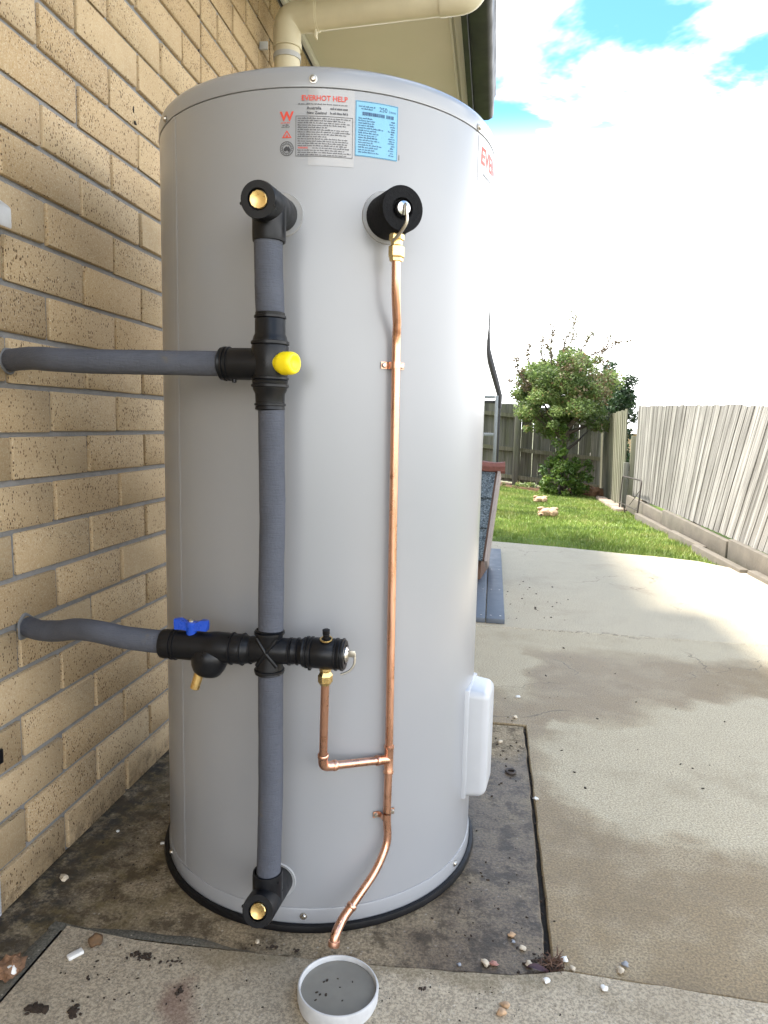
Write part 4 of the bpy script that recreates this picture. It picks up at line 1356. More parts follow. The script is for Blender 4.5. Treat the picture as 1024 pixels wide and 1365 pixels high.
# ------------------------------------------------------------------ loose stones, soil, weed on the concrete
pebs = [((0.903, 1.163), 0.0085, 1, 'orange tan pebble on the dark wet slab right of tank'), ((0.921, 1.135), 0.0065, 0, 'narrow cream pebble on wet slab left of the dry weed'),
        ((0.858, 1.088), 0.0080, 0, 'round beige pebble at the slab joint beside the red pebble'), ((0.871, 1.089), 0.0085, 2, 'dull red pebble at the slab joint'),
        ((0.931, 1.098), 0.0085, 0, 'flat cream pebble beside the purple leaf'), ((0.955, 1.060), 0.0075, 4, 'pale pebble just in front of the purple leaf'),
        ((0.990, 1.120), 0.0075, 4, 'white pebble with dark spot right of the dry weed'), ((1.002, 1.102), 0.0075, 0, 'cream pebble on the joint right of the dry weed'),
        ((1.044, 1.060), 0.0085, 4, 'off white pebble in front of the right slab joint'), ((1.080, 1.112), 0.0085, 0, 'oblong cream pebble behind the right slab joint'),
        ((1.090, 1.128), 0.0070, 3, 'grey white pebble rightmost behind the slab joint'), ((0.889, 0.998), 0.0085, 1, 'orange pebble of the pair at the bottom edge'),
        ((0.883, 0.982), 0.0095, 1, 'larger tan pebble of the pair at the bottom edge'), ((0.905, 1.148), 0.0050, 3, 'small blue grey pebble on wet slab by orange pebble'),
        ((0.890, 1.936), 0.0095, 0, 'pale stone chip on the slab beside the element cover'), ((0.950, 2.288), 0.0090, 4, 'white chip on the pale slab behind the joint'),
        ((0.937, 2.12), 0.0090, 0, 'cream chip at the far end of the slab joint'), ((0.972, 1.64), 0.008, 4, 'white chip lying in the long slab joint'),
        ((0.045, 1.158), 0.0110, 0, 'peach stone on the dark slab near the wall'), ((0.063, 1.326), 0.0050, 4, 'tiny white chip on the mossy slab by the wall'),
        ((0.471, 1.058), 0.0060, 0, 'beige pebble in the joint in front of tank'), ((0.814, 1.078), 0.0045, 3, 'small dark grey pebble at joint right of drain cup')]
for i, ((x, y), s, mi, lab) in enumerate(pebs):
    r3 = random.Random(i * 7 + 1)
    s *= 0.78
    top = 0.007 if (y < 1.066 and x > 0.13) else 0.0
    b_ = MB().blob((x, y, top + s * 0.50), s * r3.uniform(0.85, 1.2), s * r3.uniform(0.7, 1.0), s * 0.58, i, 0.75, 2, r3.uniform(0, 3), 1.3)
    single('pebble', b_, pebble_mats[mi], lab, 'pebble', 'loose pebbles on the concrete', ang=70)
b_ = MB().blob((0.205, 1.004, 0.0155), 0.0115, 0.0105, 0.0105, 31, 0.35, 3, 0.4, 1.4)
single('stone', b_, plain('brown_stone', (0.11, 0.062, 0.028), 0.85, var=0.7, scale=90, bstr=0.7, bdist=0.003), 'dark brown rounded stone on front slab left of tank', 'stone', ang=70)
b_ = MB().bbox(-0.0125, 0.0125, -0.0058, 0.0058, 0, 0.006, 0.0015, 2, xf=lambda v: Matrix.Rotation(0.95, 3, 'Z') @ v + Vector((0.186, 0.975, 0.0072)))
single('chip', b_, pebble_mats[4], 'white rectangular plaster chip beside the brown stone', 'chip')
b_ = MB().bbox(-0.0095, 0.0095, -0.0032, 0.0032, 0, 0.003, 0.001, 1, xf=lambda v: Matrix.Rotation(0.3, 3, 'Z') @ v + Vector((0.183, 1.304, 0.001)))
single('chip', b_, pebble_mats[4], 'small white chip at the left foot of the tank', 'chip')
b_ = MB().blob((0.104, 0.926, 0.014), 0.018, 0.020, 0.015, 41, 0.8, 3, 0.2, 2.2)
st = single('stone', b_, plain('rust_stone', (0.22, 0.12, 0.065), 0.85, var=0.7, scale=110, bstr=0.7, bdist=0.004), 'rusty orange and white broken stone at the left edge', 'stone', ang=70)
b_ = MB().blob((0.112, 0.918, 0.018), 0.010, 0.008, 0.007, 45, 0.4, 2)
part('quartz_vein', b_, pebble_mats[4], st, ang=70)
cr_ = MB()


def clump(cx, cy, rx, ry, n, s0, s1, seed, z=0.007):
    r3 = random.Random(seed)
    for i in range(n):
        s = r3.uniform(s0, s1)
        cr_.blob((cx + r3.gauss(0, rx), cy + r3.gauss(0, ry), z + s * 0.25), s * r3.uniform(0.8, 1.6), s * r3.uniform(0.6, 1), s * 0.6, i + seed, 0.6, 1, r3.uniform(0, 3))


clump(0.190, 0.868, 0.008, 0.004, 26, 0.003, 0.007, 1)
clump(0.248, 0.872, 0.005, 0.005, 12, 0.002, 0.005, 2)
clump(0.293, 0.992, 0.012, 0.004, 22, 0.0015, 0.0045, 3)
clump(0.345, 0.990, 0.008, 0.004, 9, 0.0012, 0.003, 4)
clump(0.385, 0.940, 0.004, 0.005, 8, 0.0015, 0.004, 5)
clump(0.235, 0.935, 0.003, 0.002, 3, 0.002, 0.0035, 6)
clump(0.30, 0.94, 0.09, 0.05, 60, 0.0006, 0.0022, 7)
clump(0.42, 1.0, 0.10, 0.03, 30, 0.0005, 0.0016, 8)
clump(0.76, 1.008, 0.003, 0.003, 3, 0.002, 0.004, 9)
clump(0.80, 0.97, 0.09, 0.05, 24, 0.0005, 0.0018, 10)
clump(0.505, 1.056, 0.02, 0.003, 12, 0.001, 0.004, 11, 0.004)
clump(1.25, 2.2, 0.35, 0.5, 60, 0.001, 0.004, 12, 0.0)
clump(1.05, 3.7, 0.12, 0.3, 36, 0.002, 0.006, 13, 0.0)
clump(0.86, 1.25, 0.06, 0.14, 50, 0.0008, 0.003, 14, 0.0)
clump(0.90, 1.85, 0.04, 0.12, 40, 0.001, 0.004, 15, 0.0)
clump(0.16, 1.25, 0.06, 0.12, 40, 0.0008, 0.003, 16, 0.0)
clump(0.955, 1.105, 0.018, 0.012, 40, 0.0012, 0.004, 17, 0.0)
clump(0.962, 1.55, 0.005, 0.28, 70, 0.001, 0.004, 18, -0.006)
o = single('soil_crumbs', cr_, M['soil'], 'dark soil crumbs scattered over the concrete', 'soil', kind='stuff')
b_ = MB()
for i in range(70):
    r3 = random.Random(i + 400)
    a, el, L = r3.uniform(-0.8, 3.4), r3.uniform(0.05, 0.8), r3.uniform(0.012, 0.036)
    p = Vector((0.968 + r3.gauss(0, 0.006), 1.104 + r3.gauss(0, 0.006), 0.0))
    pts = [p]
    for k in range(5):
        a += r3.uniform(-1.3, 1.3); el += r3.uniform(-0.7, 0.3)
        p = p + Vector((math.cos(a) * math.cos(el), math.sin(a) * math.cos(el), max(-0.1, math.sin(el)))) * L / 5
        pts.append(p)
    b_.tube(pts, [0.0007, 0.0009, 0.0011, 0.0013, 0.0009, 0.0004], 4)
single('dry_weed', b_, M['dry_weed'], 'withered brown weed tuft growing where slab joints meet', 'weed', ang=60)
b_ = MB()
vs = []
for i in range(13):
    t_ = i / 12
    w = 0.0062 * math.sin(math.pi * t_) ** 0.7 + 0.0003
    x = 0.925 + 0.034 * t_
    for k in (-1, 0, 1):
        vs.append((x + 0.002 * k, 1.083 - 0.003 * t_ + k * w, 0.0085 + 0.004 * abs(k) + 0.002 * math.sin(t_ * 5)))
b_.add(vs, [(3 * i + k, 3 * i + 3 + k, 3 * i + 4 + k, 3 * i + 1 + k) for i in range(12) for k in (0, 1)])
single('dead_leaf', b_, M['purple_leaf'], 'curled dark purple leaf lying beside the dry weed', 'leaf', ang=70)
b_ = MB().tube([(0.915 + 0.0115 * math.cos(a), 1.764 + 0.0115 * math.sin(a), 0.0035) for a in [i * 2 * math.pi / 25 for i in range(26)]], 0.0035, 8, False)
single('washer', b_, M['rust_dark'], 'dark rubber washer ring lying on slab right of tank', 'washer', ang=60)

# ------------------------------------------------------------------ wall fittings at the left edge
b_ = MB()
b_.bbox(0.001, 0.050, 0.93, 1.080, 1.205, 1.240, 0.004, 2, xf=lambda v: v + Vector((0, 0, -(v.x - 0.03) * 0.7)))
jb = single('wall_bracket', b_, M['pot_plastic'], 'pale metal bracket on brick wall at left edge of picture', 'bracket')
b_ = MB()
pts = []
z = 0.03
while z < 0.235:
    pts.append((0.012, 1.010, z)); z += 0.0016
b_.tube(pts, [0.0115 if i % 4 < 2 else 0.0098 for i in range(len(pts))], 16)
single('conduit', b_, M['white_plastic'], 'grey corrugated conduit at the foot of the wall, left edge', 'conduit', ang=60)
b_ = MB()
b_.bbox(0.0, 0.012, 1.036, 1.052, 0.290, 0.316, 0.002)
single('cable_clip', b_, M['black_plastic'], 'small dark cable clip on brick wall at left edge', 'clip')

# ------------------------------------------------------------------ boards and dog kennel behind the tank
rp = thing('board_ramp', (0.74, 4.1, 0), 'blue grey painted deck boards lying flat beside the kennel', 'boards')
for i in range(5):
    x1 = 0.920 - i * 0.0885
    b_ = MB().bbox(x1 - 0.084, x1, 3.165 + 0.004 * (i % 2), 5.06, 0.001, 0.024, 0.003)
    pk = part('plank', b_, M['blue_board'], rp)
    for yy in (3.22, 3.75, 4.3):
        for dx in (0.02, 0.064):
            part('screw', MB().lathe([(0.0045, 0), (0.0045, 0.001), (0, 0.0012)], (x1 - dx, yy, 0.0242), (0, 0, 1), 8), M['zinc'], pk)
K0, KA = Vector((0.826, 3.90, 0.0)), R(-6.5)
kn = thing('dog_kennel', (0.45, 4.4, 0.025), 'wooden dog kennel with blue grey shingled roof and red brown ridge', 'kennel')


def kx(v):
    return Matrix.Rotation(KA, 3, 'Z') @ Vector(v) + K0


DV, DZ, ZE = 0.50, 0.475, 0.155         # half depth, rise, eave height
sl = math.hypot(DV, DZ)


def on_roof(u, s, h, back=False):
    v = DV * s / sl
    z = ZE + DZ * s / sl
    nv, nz = -DZ / sl, DV / sl
    v2, z2 = v + nv * h, z + nz * h
    if back: v2 = 2 * DV - v2
    return kx((u, v2, z2))


for back in (False,):
    b_ = MB()
    vs = [on_roof(u, s, h, back) for u in (-0.95, -0.012) for s in (0, sl) for h in (0, -0.015)]
    b_.add(vs, [(0, 1, 3, 2), (4, 6, 7, 5), (0, 4, 5, 1), (2, 3, 7, 6), (0, 2, 6, 4), (1, 5, 7, 3)])
    part('roof_deck', b_, M['brown_timber'], kn, sm=False)
    for row in range(3):
        s0, s1 = row * sl / 3 - 0.012, (row + 1) * sl / 3 + 0.01
        for k in range(5):
            u1 = -0.024 - k * 0.19 - (0.095 if row % 2 else 0)
            u0 = max(u1 - 0.186, -0.945)
            if row % 2 and k == 0:
                vs = [on_roof(u, s, h, back) for u in (-0.115, -0.024) for s, h in ((s0, 0.003), (s0, 0.014), (s1, 0.001), (s1, 0.004))]
                part('shingle', MB().add(vs, [(0, 1, 3, 2), (4, 6, 7, 5), (0, 4, 5, 1), (2, 3, 7, 6), (1, 5, 7, 3)]), M['shingle'], kn, sm=False)
            if u1 - u0 < 0.02: continue
            vs = [on_roof(u, s, h, back) for u in (u0, u1) for s, h in ((s0, 0.003), (s0, 0.014), (s1, 0.001), (s1, 0.004))]
            part('shingle', MB().add(vs, [(0, 1, 3, 2), (4, 6, 7, 5), (0, 4, 5, 1), (2, 3, 7, 6), (1, 5, 7, 3)]), M['shingle'], kn, sm=False)
    b_ = MB()
    vs = [on_roof(u, s, h, back) for u in (-0.011, 0.006) for s in (-0.02, sl) for h in (0.016, -0.06)]
    b_.add(vs, [(0, 1, 3, 2), (4, 6, 7, 5), (0, 4, 5, 1), (2, 3, 7, 6), (0, 2, 6, 4), (1, 5, 7, 3)])
    part('barge_board', b_, M['pale_trim'] if not back else M['brown_timber'], kn, sm=False)
b_ = MB()
rr = random.Random(3)
pts = [kx((-0.97 + 0.05 * i, DV + rr.uniform(-0.004, 0.004), ZE + DZ + 0.016 + rr.uniform(-0.004, 0.004))) for i in range(21)]
b_.tube(pts, [0.036 + rr.uniform(-0.004, 0.004) for _ in pts], 8)
part('ridge_beam', b_, M['red_timber'], kn, ang=25)
for u in (-0.05, -0.90):
    for k in range(4):
        v0, v1 = 0.07 + k * 0.1075, 0.07 + (k + 1) * 0.1075 - 0.004
        zt = lambda v: ZE + DZ * (v if v < DV else 2 * DV - v) / DV - 0.03
        vs = [kx((uu, v, z)) for uu in (u - 0.009, u + 0.009) for v, z in ((v0, 0.028), (v1, 0.028), (v1, zt(v1)), (v0, zt(v0)))]
        part('gable_plank', MB().add(vs, [(0, 3, 2, 1), (4, 5, 6, 7), (0, 1, 5, 4), (1, 2, 6, 5), (2, 3, 7, 6), (3, 0, 4, 7)]), M['brown_timber'], kn, sm=False)
for v, zt_ in ((0.075, 0.19), (0.492, 0.60)):
    b_ = MB().box(-0.89, -0.06, v - 0.009, v + 0.009, 0.028, zt_, xf=kx)
    part('side_wall', b_, M['brown_timber'], kn, sm=False)

# ------------------------------------------------------------------ metal frame with the black sloping arm
YF = 8.0
fz = lawn_z(0.8, YF)
mf = thing('shade_structure', (0.75, YF, fz), 'galvanised post frame with black sloping arm behind the kennel', 'shade structure')
for x in (0.853, 0.35):
    part('post', MB().bbox(x - 0.018, x + 0.018, YF - 0.018, YF + 0.018, fz - 0.02, 1.24, 0.003), M['galvanised'], mf)
part('black_post', MB().bbox(0.878, 0.900, YF + 0.02, YF + 0.06, fz - 0.02, 1.22, 0.003), M['black_paint'], mf)
for z in (1.225, 0.81):
    part('rail', MB().bbox(0.37, 0.834, YF - 0.014, YF + 0.014, z - 0.018, z + 0.018, 0.003), M['galvanised'], mf)
part('rail', MB().bbox(0.37, 0.87, YF + 0.022, YF + 0.05, 1.155, 1.19, 0.003), M['black_paint'], mf)
part('arm', MB().tube([(0.889, YF + 0.04, 1.10), (0.884, YF + 0.04, 1.24), (0.835, YF + 0.04, 1.40), (0.765, YF + 0.04, 1.62), (0.738, YF + 0.04, 1.75), (0.737, YF + 0.04, 1.95), (0.736, YF + 0.04, 2.28)], [0.022, 0.030, 0.034, 0.036, 0.026, 0.012, 0.004], 10), M['black_paint'], mf, ang=50)

# ------------------------------------------------------------------ fences
def board_mesh(w, th, seed, dog=False):
    """unit-length board along z, face towards -y"""
    r3 = random.Random(seed)
    mb = MB()
    n = 5
    for i in range(n + 1):
        z = i / n
        ww = w * (1 + r3.uniform(-0.012, 0.012))
        dx = r3.uniform(-0.0015, 0.0015)
        mb.v += [(-ww / 2 + dx, -th / 2, z), (ww / 2 + dx, -th / 2 + r3.uniform(-0.001, 0.001), z), (ww / 2 + dx, th / 2, z), (-ww / 2 + dx, th / 2, z)]
    for i in range(n):
        a = i * 4
        mb.f += [(a + k, a + (k + 1) % 4, a + 4 + (k + 1) % 4, a + 4 + k) for k in range(4)]
    mb.f += [(3, 2, 1, 0), (n * 4, n * 4 + 1, n * 4 + 2, n * 4 + 3)]
    me = mesh_of(mb, 'paling', True, 30)
    return me


def put_board(me_src, name, mat, parent, base, top, face, along=None):
    """board from base to top, its face normal near 'face'"""
    me = me_src
    o = bpy.data.objects.new(name, me)
    if not me.materials: me.materials.append(mat)
    base, top = Vector(base), Vector(top)
    zax = (top - base); L = zax.length; zax.normalize()
    yax = -(Vector(face) - zax * Vector(face).dot(zax)).normalized()
    xax = yax.cross(zax) if along is None else Vector(along).normalized()      # 'along': top cut in line with the fence
    org = base - WLOC[parent]
    o.matrix_local = Matrix(((xax.x, yax.x, zax.x * L, org.x), (xax.y, yax.y, zax.y * L, org.y), (xax.z, yax.z, zax.z * L, org.z), (0, 0, 0, 1)))
    o.parent = parent
    COL.objects.link(o)
    return o


# leaning side fence, right
ff = thing('leaning_fence', (2.6, 6.5, -0.1), 'pale weathered paling fence leaning outward along the right of the lawn', 'fence')
sunny = [board_mesh(0.108, 0.016, 60 + i) for i in range(5)]
yb = 9.22
i = 0


def lean(y):
    t = min(1.0, max(0.0, (9.22 - y) / 3.15))
    t2 = min(1.0, max(0.0, (6.07 - y) / 1.6))
    return Vector((0.005 + 0.15 * t ** 1.4 + 0.03 * t2, -0.085 * t - 0.02 * t2, 1.125 - 0.12 * t - 0.09 * t2))


def fence_pt(y, q, nx=0.0):
    """point of the leaning fence: q = 0 at the foot, 1 at the top"""
    return Vector((2.60 + nx, y, 0.075 + (9.2 - y) * 0.011)) + lean(y) * q


while yb > 3.3:
    w = rng.choice((0.052, 0.066, 0.078, 0.09, 0.1)) + rng.uniform(-0.006, 0.006)
    back = i % 2
    y0, y1 = (yb + 0.012, yb - w - 0.012) if back else (yb - 0.0012, yb - w + 0.0012)
    lap = (0.0055 if back else 0.0) + rng.uniform(-0.0015, 0.0015)
    dy0, dy1, dz = rng.uniform(-0.004, 0.004), rng.uniform(-0.004, 0.004), rng.uniform(-0.010, 0.004)
    b_ = MB()
    for j in range(6):
        q = j / 5
        for yy, nx in ((y0, lap), (y1, lap), (y1, lap + 0.009), (y0, lap + 0.009)):
            v = fence_pt(yy + dy0 * (1 - q) + dy1 * q, q * (1 + dz), nx)
            b_.v.append(tuple(v + Vector((rng.uniform(-0.001, 0.001), rng.uniform(-0.0012, 0.0012), 0))))
    for j in range(5):
        a_ = j * 4
        b_.f += [(a_ + k, a_ + 4 + k, a_ + 4 + (k + 1) % 4, a_ + (k + 1) % 4) for k in range(4)]
    b_.f += [(0, 1, 2, 3), (23, 22, 21, 20)]
    o = part('paling', b_, M['paling_sunny'], ff, ang=30)
    at = o.data.attributes.new('grain', 'FLOAT_VECTOR', 'POINT')
    at.data.foreach_set('vector', [c_ for j in range(6) for c0, c1 in ((0, 0), (w, 0), (w, 0.01), (0, 0.01)) for c_ in (c0 + i * 0.37, c1, j / 5 * 1.1)])
    yb -= w
    i += 1
for k, fr in ((0, 0.18), (1, 0.82)):
    part('rail', MB().tube([fence_pt(yy, fr, 0.065) for yy in np.linspace(9.2, 3.35, 16)], 0.024, 4), M['sleeper'], ff, sm=False)
for y in (9.1, 6.9, 4.7):
    q = Vector((2.70, y, -0.25))
    part('post', MB().tube([q + Vector((0.06, 0, 0)), fence_pt(y, 0.0, 0.14), fence_pt(y, 0.9, 0.14)], 0.045, 4), M['sleeper'], ff, sm=False)
# sleepers under it
pl = thing('sleeper_edging', (2.56, 6.5, -0.2), 'row of weathered timber sleepers below the leaning fence', 'edging')
for j, (ya, yc_, x, z0, z1, dz) in enumerate(((9.25, 7.32, 2.555, -0.115, 0.075, 0.0), (7.28, 5.32, 2.545, -0.04, 0.115, 0.004), (5.29, 3.2, 2.55, -0.03, 0.135, 0.0))):
    b_ = MB().bbox(x - 0.022, x + 0.022, yc_, ya, z0, z1, 0.005, xf=lambda v: v + Vector((0, 0, 0.0)))
    part('sleeper', b_, M['sleeper'], pl)
for j, (ya, yc_, x) in enumerate(((8.2, 6.62, 2.500), (6.58, 5.72, 2.470), (5.70, 4.72, 2.440), (4.70, 3.3, 2.52))):
    z1 = lawn_z(x, (ya + yc_) / 2) + 0.062
    b_ = MB().bbox(x - 0.03, x + 0.03, yc_, ya, z1 - 0.2, z1, 0.008, xf=lambda v, x=x, y0=(ya + yc_) / 2: Matrix.Rotation(0.035, 3, 'Z') @ (v - Vector((x, y0, 0))) + Vector((x, y0, 0)))
    part('sleeper', b_, M['sleeper'], pl)

# back fence
bf = thing('back_fence', (1.0, 13.0, -0.2), 'dark mossy timber paling fence with rails across the back of the yard', 'fence')
dark = [board_mesh(0.102, 0.016, 80 + i) for i in range(5)]
x = -4.0
i = 0


def bft(x): return 1.345 - (x - 0.7) * 0.085
def bfb(x): return -0.03 - (x - 0.7) * 0.085


while x < 2.76:
    tall = rng.uniform(-0.018, 0.018)
    y = 13.03 + (0.016 if i % 2 else 0)
    put_board(dark[rng.randrange(5)], 'paling', M['paling_dark'], bf, (x, y, bfb(x) - 0.02), (x + rng.uniform(-0.008, 0.008), y, bft(x) + tall), (0, -1, 0))
    x += rng.uniform(0.094, 0.107)
    i += 1
for h0 in (0.075, 0.575, 1.18):
    a, c = Vector((-4.05, 12.985, 0)), Vector((2.75, 12.985, 0))
    vs = [Vector((xx, yy, bfb(xx) + h0 + dz)) for xx in (a.x, c.x) for yy in (12.965, 13.012) for dz in (-0.035, 0.035)]
    part('rail', MB().add(vs, [(0, 1, 3, 2), (4, 6, 7, 5), (0, 4, 5, 1), (2, 3, 7, 6), (0, 2, 6, 4), (1, 5, 7, 3)]), M['paling_green'], bf, sm=False)
for xx in (-3.5, -1.1, 1.25):
    part('post', MB().bbox(xx - 0.05, xx + 0.05, 12.90, 12.962, bfb(xx) - 0.3, bft(xx) - 0.05, 0.006), M['paling_dark'], bf)
for xx in np.arange(-3.95, 2.7, 0.62):
    b_ = MB().bbox(xx, xx + 0.605, 13.0, 13.03, bfb(xx) - 0.30, bfb(xx) - 0.07, 0.004)
    part('plinth_board', b_, M['sleeper'], bf)
# side panel by the corner
sp_ = thing('corner_fence_panel', (2.7, 11.0, -0.2), 'short greenish paling fence panel between back fence and leaning fence', 'fence')
green = [board_mesh(0.10, 0.016, 100 + i) for i in range(4)]
y = 12.92
i = 0
while y > 9.45:
    t_ = (12.92 - y) / 3.5
    xb = 2.75 - 0.215 * t_ + (0.014 if i % 2 else 0)
    zb = -0.27 + 0.17 * t_
    put_board(green[rng.randrange(4)], 'paling', M['paling_green'], sp_, (xb, y, zb), (xb - 0.03, y, zb + 1.385 - 0.13 * t_ + rng.uniform(-0.012, 0.012)), (-1, 0, 0))
    y -= rng.uniform(0.10, 0.115)
    i += 1
part('rail', MB().tube([(2.81, 12.9, 0.25), (2.60, 9.45, 0.4)], 0.035, 4), M['paling_dark'], sp_, sm=False)
part('post', MB().bbox(2.50, 2.565, 9.36, 9.43, -0.35, 0.48, 0.006), M['paling_dark'], sp_)
part('end_board', MB().bbox(2.575, 2.675, 9.385, 9.41, -0.2, 0.82, 0.003), M['paling_green'], sp_)
# pinkish blocks at its foot
ks = thing('block_edging', (2.5, 9.6, -0.2), 'pinkish rough blocks edging the lawn at the corner panel', 'blocks')
pm = plain('pink_block', (0.24, 0.185, 0.145), 0.9, var=0.4, scale=12, bstr=0.6, bdist=0.01)
for j in range(6):
    yy = 9.15 + j * 0.36
    x = 2.46 + j * 0.012
    part('block', MB().bbox(x - 0.07, x + 0.07, yy, yy + 0.34, lawn_z(x, yy) - 0.1, lawn_z(x, yy) + 0.045 + 0.015 * (j % 2), 0.015, 2), pm, ks)

# wire hoop standing on the lawn edge
hp = MB()
A_, B_ = Vector((2.47, 9.35, lawn_z(2.47, 9.35) - 0.02)), Vector((2.475, 8.25, lawn_z(2.475, 8.25) - 0.02))
hp.tube(fillet([A_, A_ + Vector((0.02, 0, 0.47)), B_ + Vector((0.03, 0, 0.47)), B_], 0.05, 5), 0.009, 8)
hp.tube([A_ + Vector((0.0, 0, 0.13)), B_ + Vector((0.0, 0, 0.13))], 0.006, 6)
hp.tube([A_ + Vector((0.0, -0.3, 0.13)), A_ + Vector((0.03, -0.3, 0.0))], 0.007, 6)
hp.tube([B_ + Vector((0.02, 0.0, 0.36)), B_ + Vector((0.01, 0.5, 0.14))], 0.004, 6)
single('metal_hoop', hp, M['rust_dark'], 'bent dark metal hoop frame standing at the lawn edge', 'hoop', ang=60)

# soft toys on the grass
for (cx, cy, s, lab) in ((1.43, 7.75, 1.0, 'larger lumpy tan soft toy lying on the lawn'), (1.47, 9.55, 0.85, 'smaller tan soft toy lying farther back on the lawn')):
    z = lawn_z(cx, cy) + 0.02
    ty = thing('soft_toy', (cx, cy, z), lab, 'toy', 'soft toys on the lawn')
    part('body', MB().blob((cx, cy, z + 0.045 * s), 0.085 * s, 0.05 * s, 0.042 * s, 3, 0.3, 3, 0.2), M['plush'], ty, ang=80)
    part('head', MB().blob((cx + 0.075 * s, cy - 0.02, z + 0.045 * s), 0.048 * s, 0.045 * s, 0.042 * s, 5, 0.25, 3), M['plush'], ty, ang=80)
    for dx, dz, rz in ((-0.055, 0.085, 0.6), (0.085, 0.085, -0.3)):
        part('limb', MB().blob((cx + dx * s, cy, z + dz * s), 0.052 * s, 0.020 * s, 0.018 * s, 7, 0.2, 2, rz), M['plush'], ty, ang=80)
    part('limb', MB().blob((cx - 0.055 * s, cy - 0.045, z + 0.022 * s), 0.035 * s, 0.024 * s, 0.022 * s, 9, 0.2, 2, 0.3), M['plush'], ty, ang=80)
    if s > 0.9:
        part('paw_pad', MB().blob((cx - 0.055 * s, cy - 0.066, z + 0.022 * s), 0.012, 0.004, 0.012, 2, 0.1, 2), M['toy_dark'], ty)
# soil heap by the tree
b_ = MB().blob((2.42, 12.2, lawn_z(2.42, 12.2) + 0.02), 0.30, 0.22, 0.16, 12, 0.4, 4, 0.2, 3.0)
single('soil_heap', b_, M['red_soil'], 'heap of reddish soil at the back beside the shrub', 'soil heap', ang=80)

# ------------------------------------------------------------------ trees and plants
def leaves(pts, size, seed, flat=0.5, aspect=0.55):
    """one small folded leaf (two triangles) per point"""
    r = np.random.default_rng(seed)
    pts = np.asarray(pts)
    n = len(pts)
    d = r.normal(size=(n, 3)); d[:, 2] *= 0.7; d /= np.linalg.norm(d, axis=1)[:, None]
    e = r.normal(size=(n, 3)); e -= d * (e * d).sum(1)[:, None]; e /= np.linalg.norm(e, axis=1)[:, None]
    nn = np.cross(d, e)
    s = size * r.uniform(0.6, 1.3, n)[:, None]
    a = pts - d * s * 0.5
    b2 = pts + e * s * aspect * 0.5 + nn * s * 0.10
    c = pts + d * s * 0.5
    f = pts - e * s * aspect * 0.5 + nn * s * 0.10
    V = np.stack([a, b2, c, f], 1).reshape(-1, 3)
    k = np.arange(n)[:, None] * 4
    F = np.concatenate([k + [0, 1, 2], k + [0, 2, 3]], 0)
    return V, F


def crown_points(clumps, seed, shell=0.55):
    r = np.random.default_rng(seed)
    out = []
    for (cx, cy, cz, rx, ry, rz, n) in clumps:
        d = r.normal(size=(n, 3)); d /= np.linalg.norm(d, axis=1)[:, None]
        rad = r.uniform(shell ** 2, 1.0, n)[:, None] ** 0.5
        out.append(np.array([cx, cy, cz]) + d * rad * np.array([rx, ry, rz]))
    return np.concatenate(out)


TB_ = Vector((1.97, 11.7, lawn_z(1.97, 11.7)))
tree = thing('garden_tree', TB_, 'bushy round crowned tree with forked trunk in front of back fence', 'tree')
rt = random.Random(11)
b_ = MB()
b_.tube(curve_pts([TB_ + Vector((0, 0, -0.05)), TB_ + Vector((0.015, 0, 0.35)), TB_ + Vector((-0.01, 0, 0.75)), TB_ + Vector((0.02, 0, 1.05))], 5), [0.075 - 0.0022 * i for i in range(16)], 10)
part('trunk', b_, M['bark'], tree, ang=60)
tips = []
for k in range(11):
    a = rt.uniform(0, 6.28)
    st_ = TB_ + Vector((0, 0, rt.uniform(0.70, 1.05)))
    L = rt.uniform(0.55, 1.1)
    el = rt.uniform(0.35, 1.2)
    p1 = st_ + Vector((math.cos(a) * math.cos(el), math.sin(a) * math.cos(el) * 0.8, math.sin(el))) * L * 0.45 + Vector((0, 0, -0.02))
    p2 = st_ + Vector((math.cos(a) * math.cos(el), math.sin(a) * math.cos(el) * 0.8, math.sin(el) * 1.05)) * L
    part('limb', MB().tube(curve_pts([st_, p1, p2], 5), [0.034 - 0.0026 * i for i in range(11)], 6), M['bark'], tree, ang=60)
    tips.append(p2)
cl = []
for k in range(84):
    # clumps spread through a flattened, lopsided dome
    a, rr_ = rt.uniform(0, 6.283), math.sqrt(rt.random())
    x = 1.93 + math.cos(a) * rr_ * 0.70
    yy = 11.75 + math.sin(a) * rr_ * 0.75
    top = 1.42 + 0.80 * math.sqrt(max(0, 1 - (rr_ * 0.97) ** 2)) - 0.25 * max(0, 1.9 - x) + 0.10 * math.sin(x * 9) * math.cos(yy * 7)
    bot = 0.86 + 0.12 * math.sin(a * 3)
    z = rt.uniform(bot, top)
    s = rt.choice((0.09, 0.12, 0.16, 0.2, 0.25))
    cl.append((x, yy, z, s * 1.15, s, s * 0.8, int(620 * (s / 0.2) ** 2)))
V, F = leaves(crown_points(cl, 21, 0.3), 0.052, 22)
raw_mesh('crown', V, F, M['leaf_mid'], tree, kind='stuff')
cl2 = []
for k in range(14):
    a = rt.uniform(0, 6.283)
    x = 2.15 + math.cos(a) * 0.33; yy = 11.25 + math.sin(a) * 0.2
    cl2.append((x, yy, rt.uniform(1.25, 1.95), 0.15, 0.12, 0.13, 34))
V, F = leaves(crown_points(cl2, 31, 0.2), 0.058, 32)
raw_mesh('bronze_foliage', V, F, M['leaf_bronze'], tree, kind='stuff')
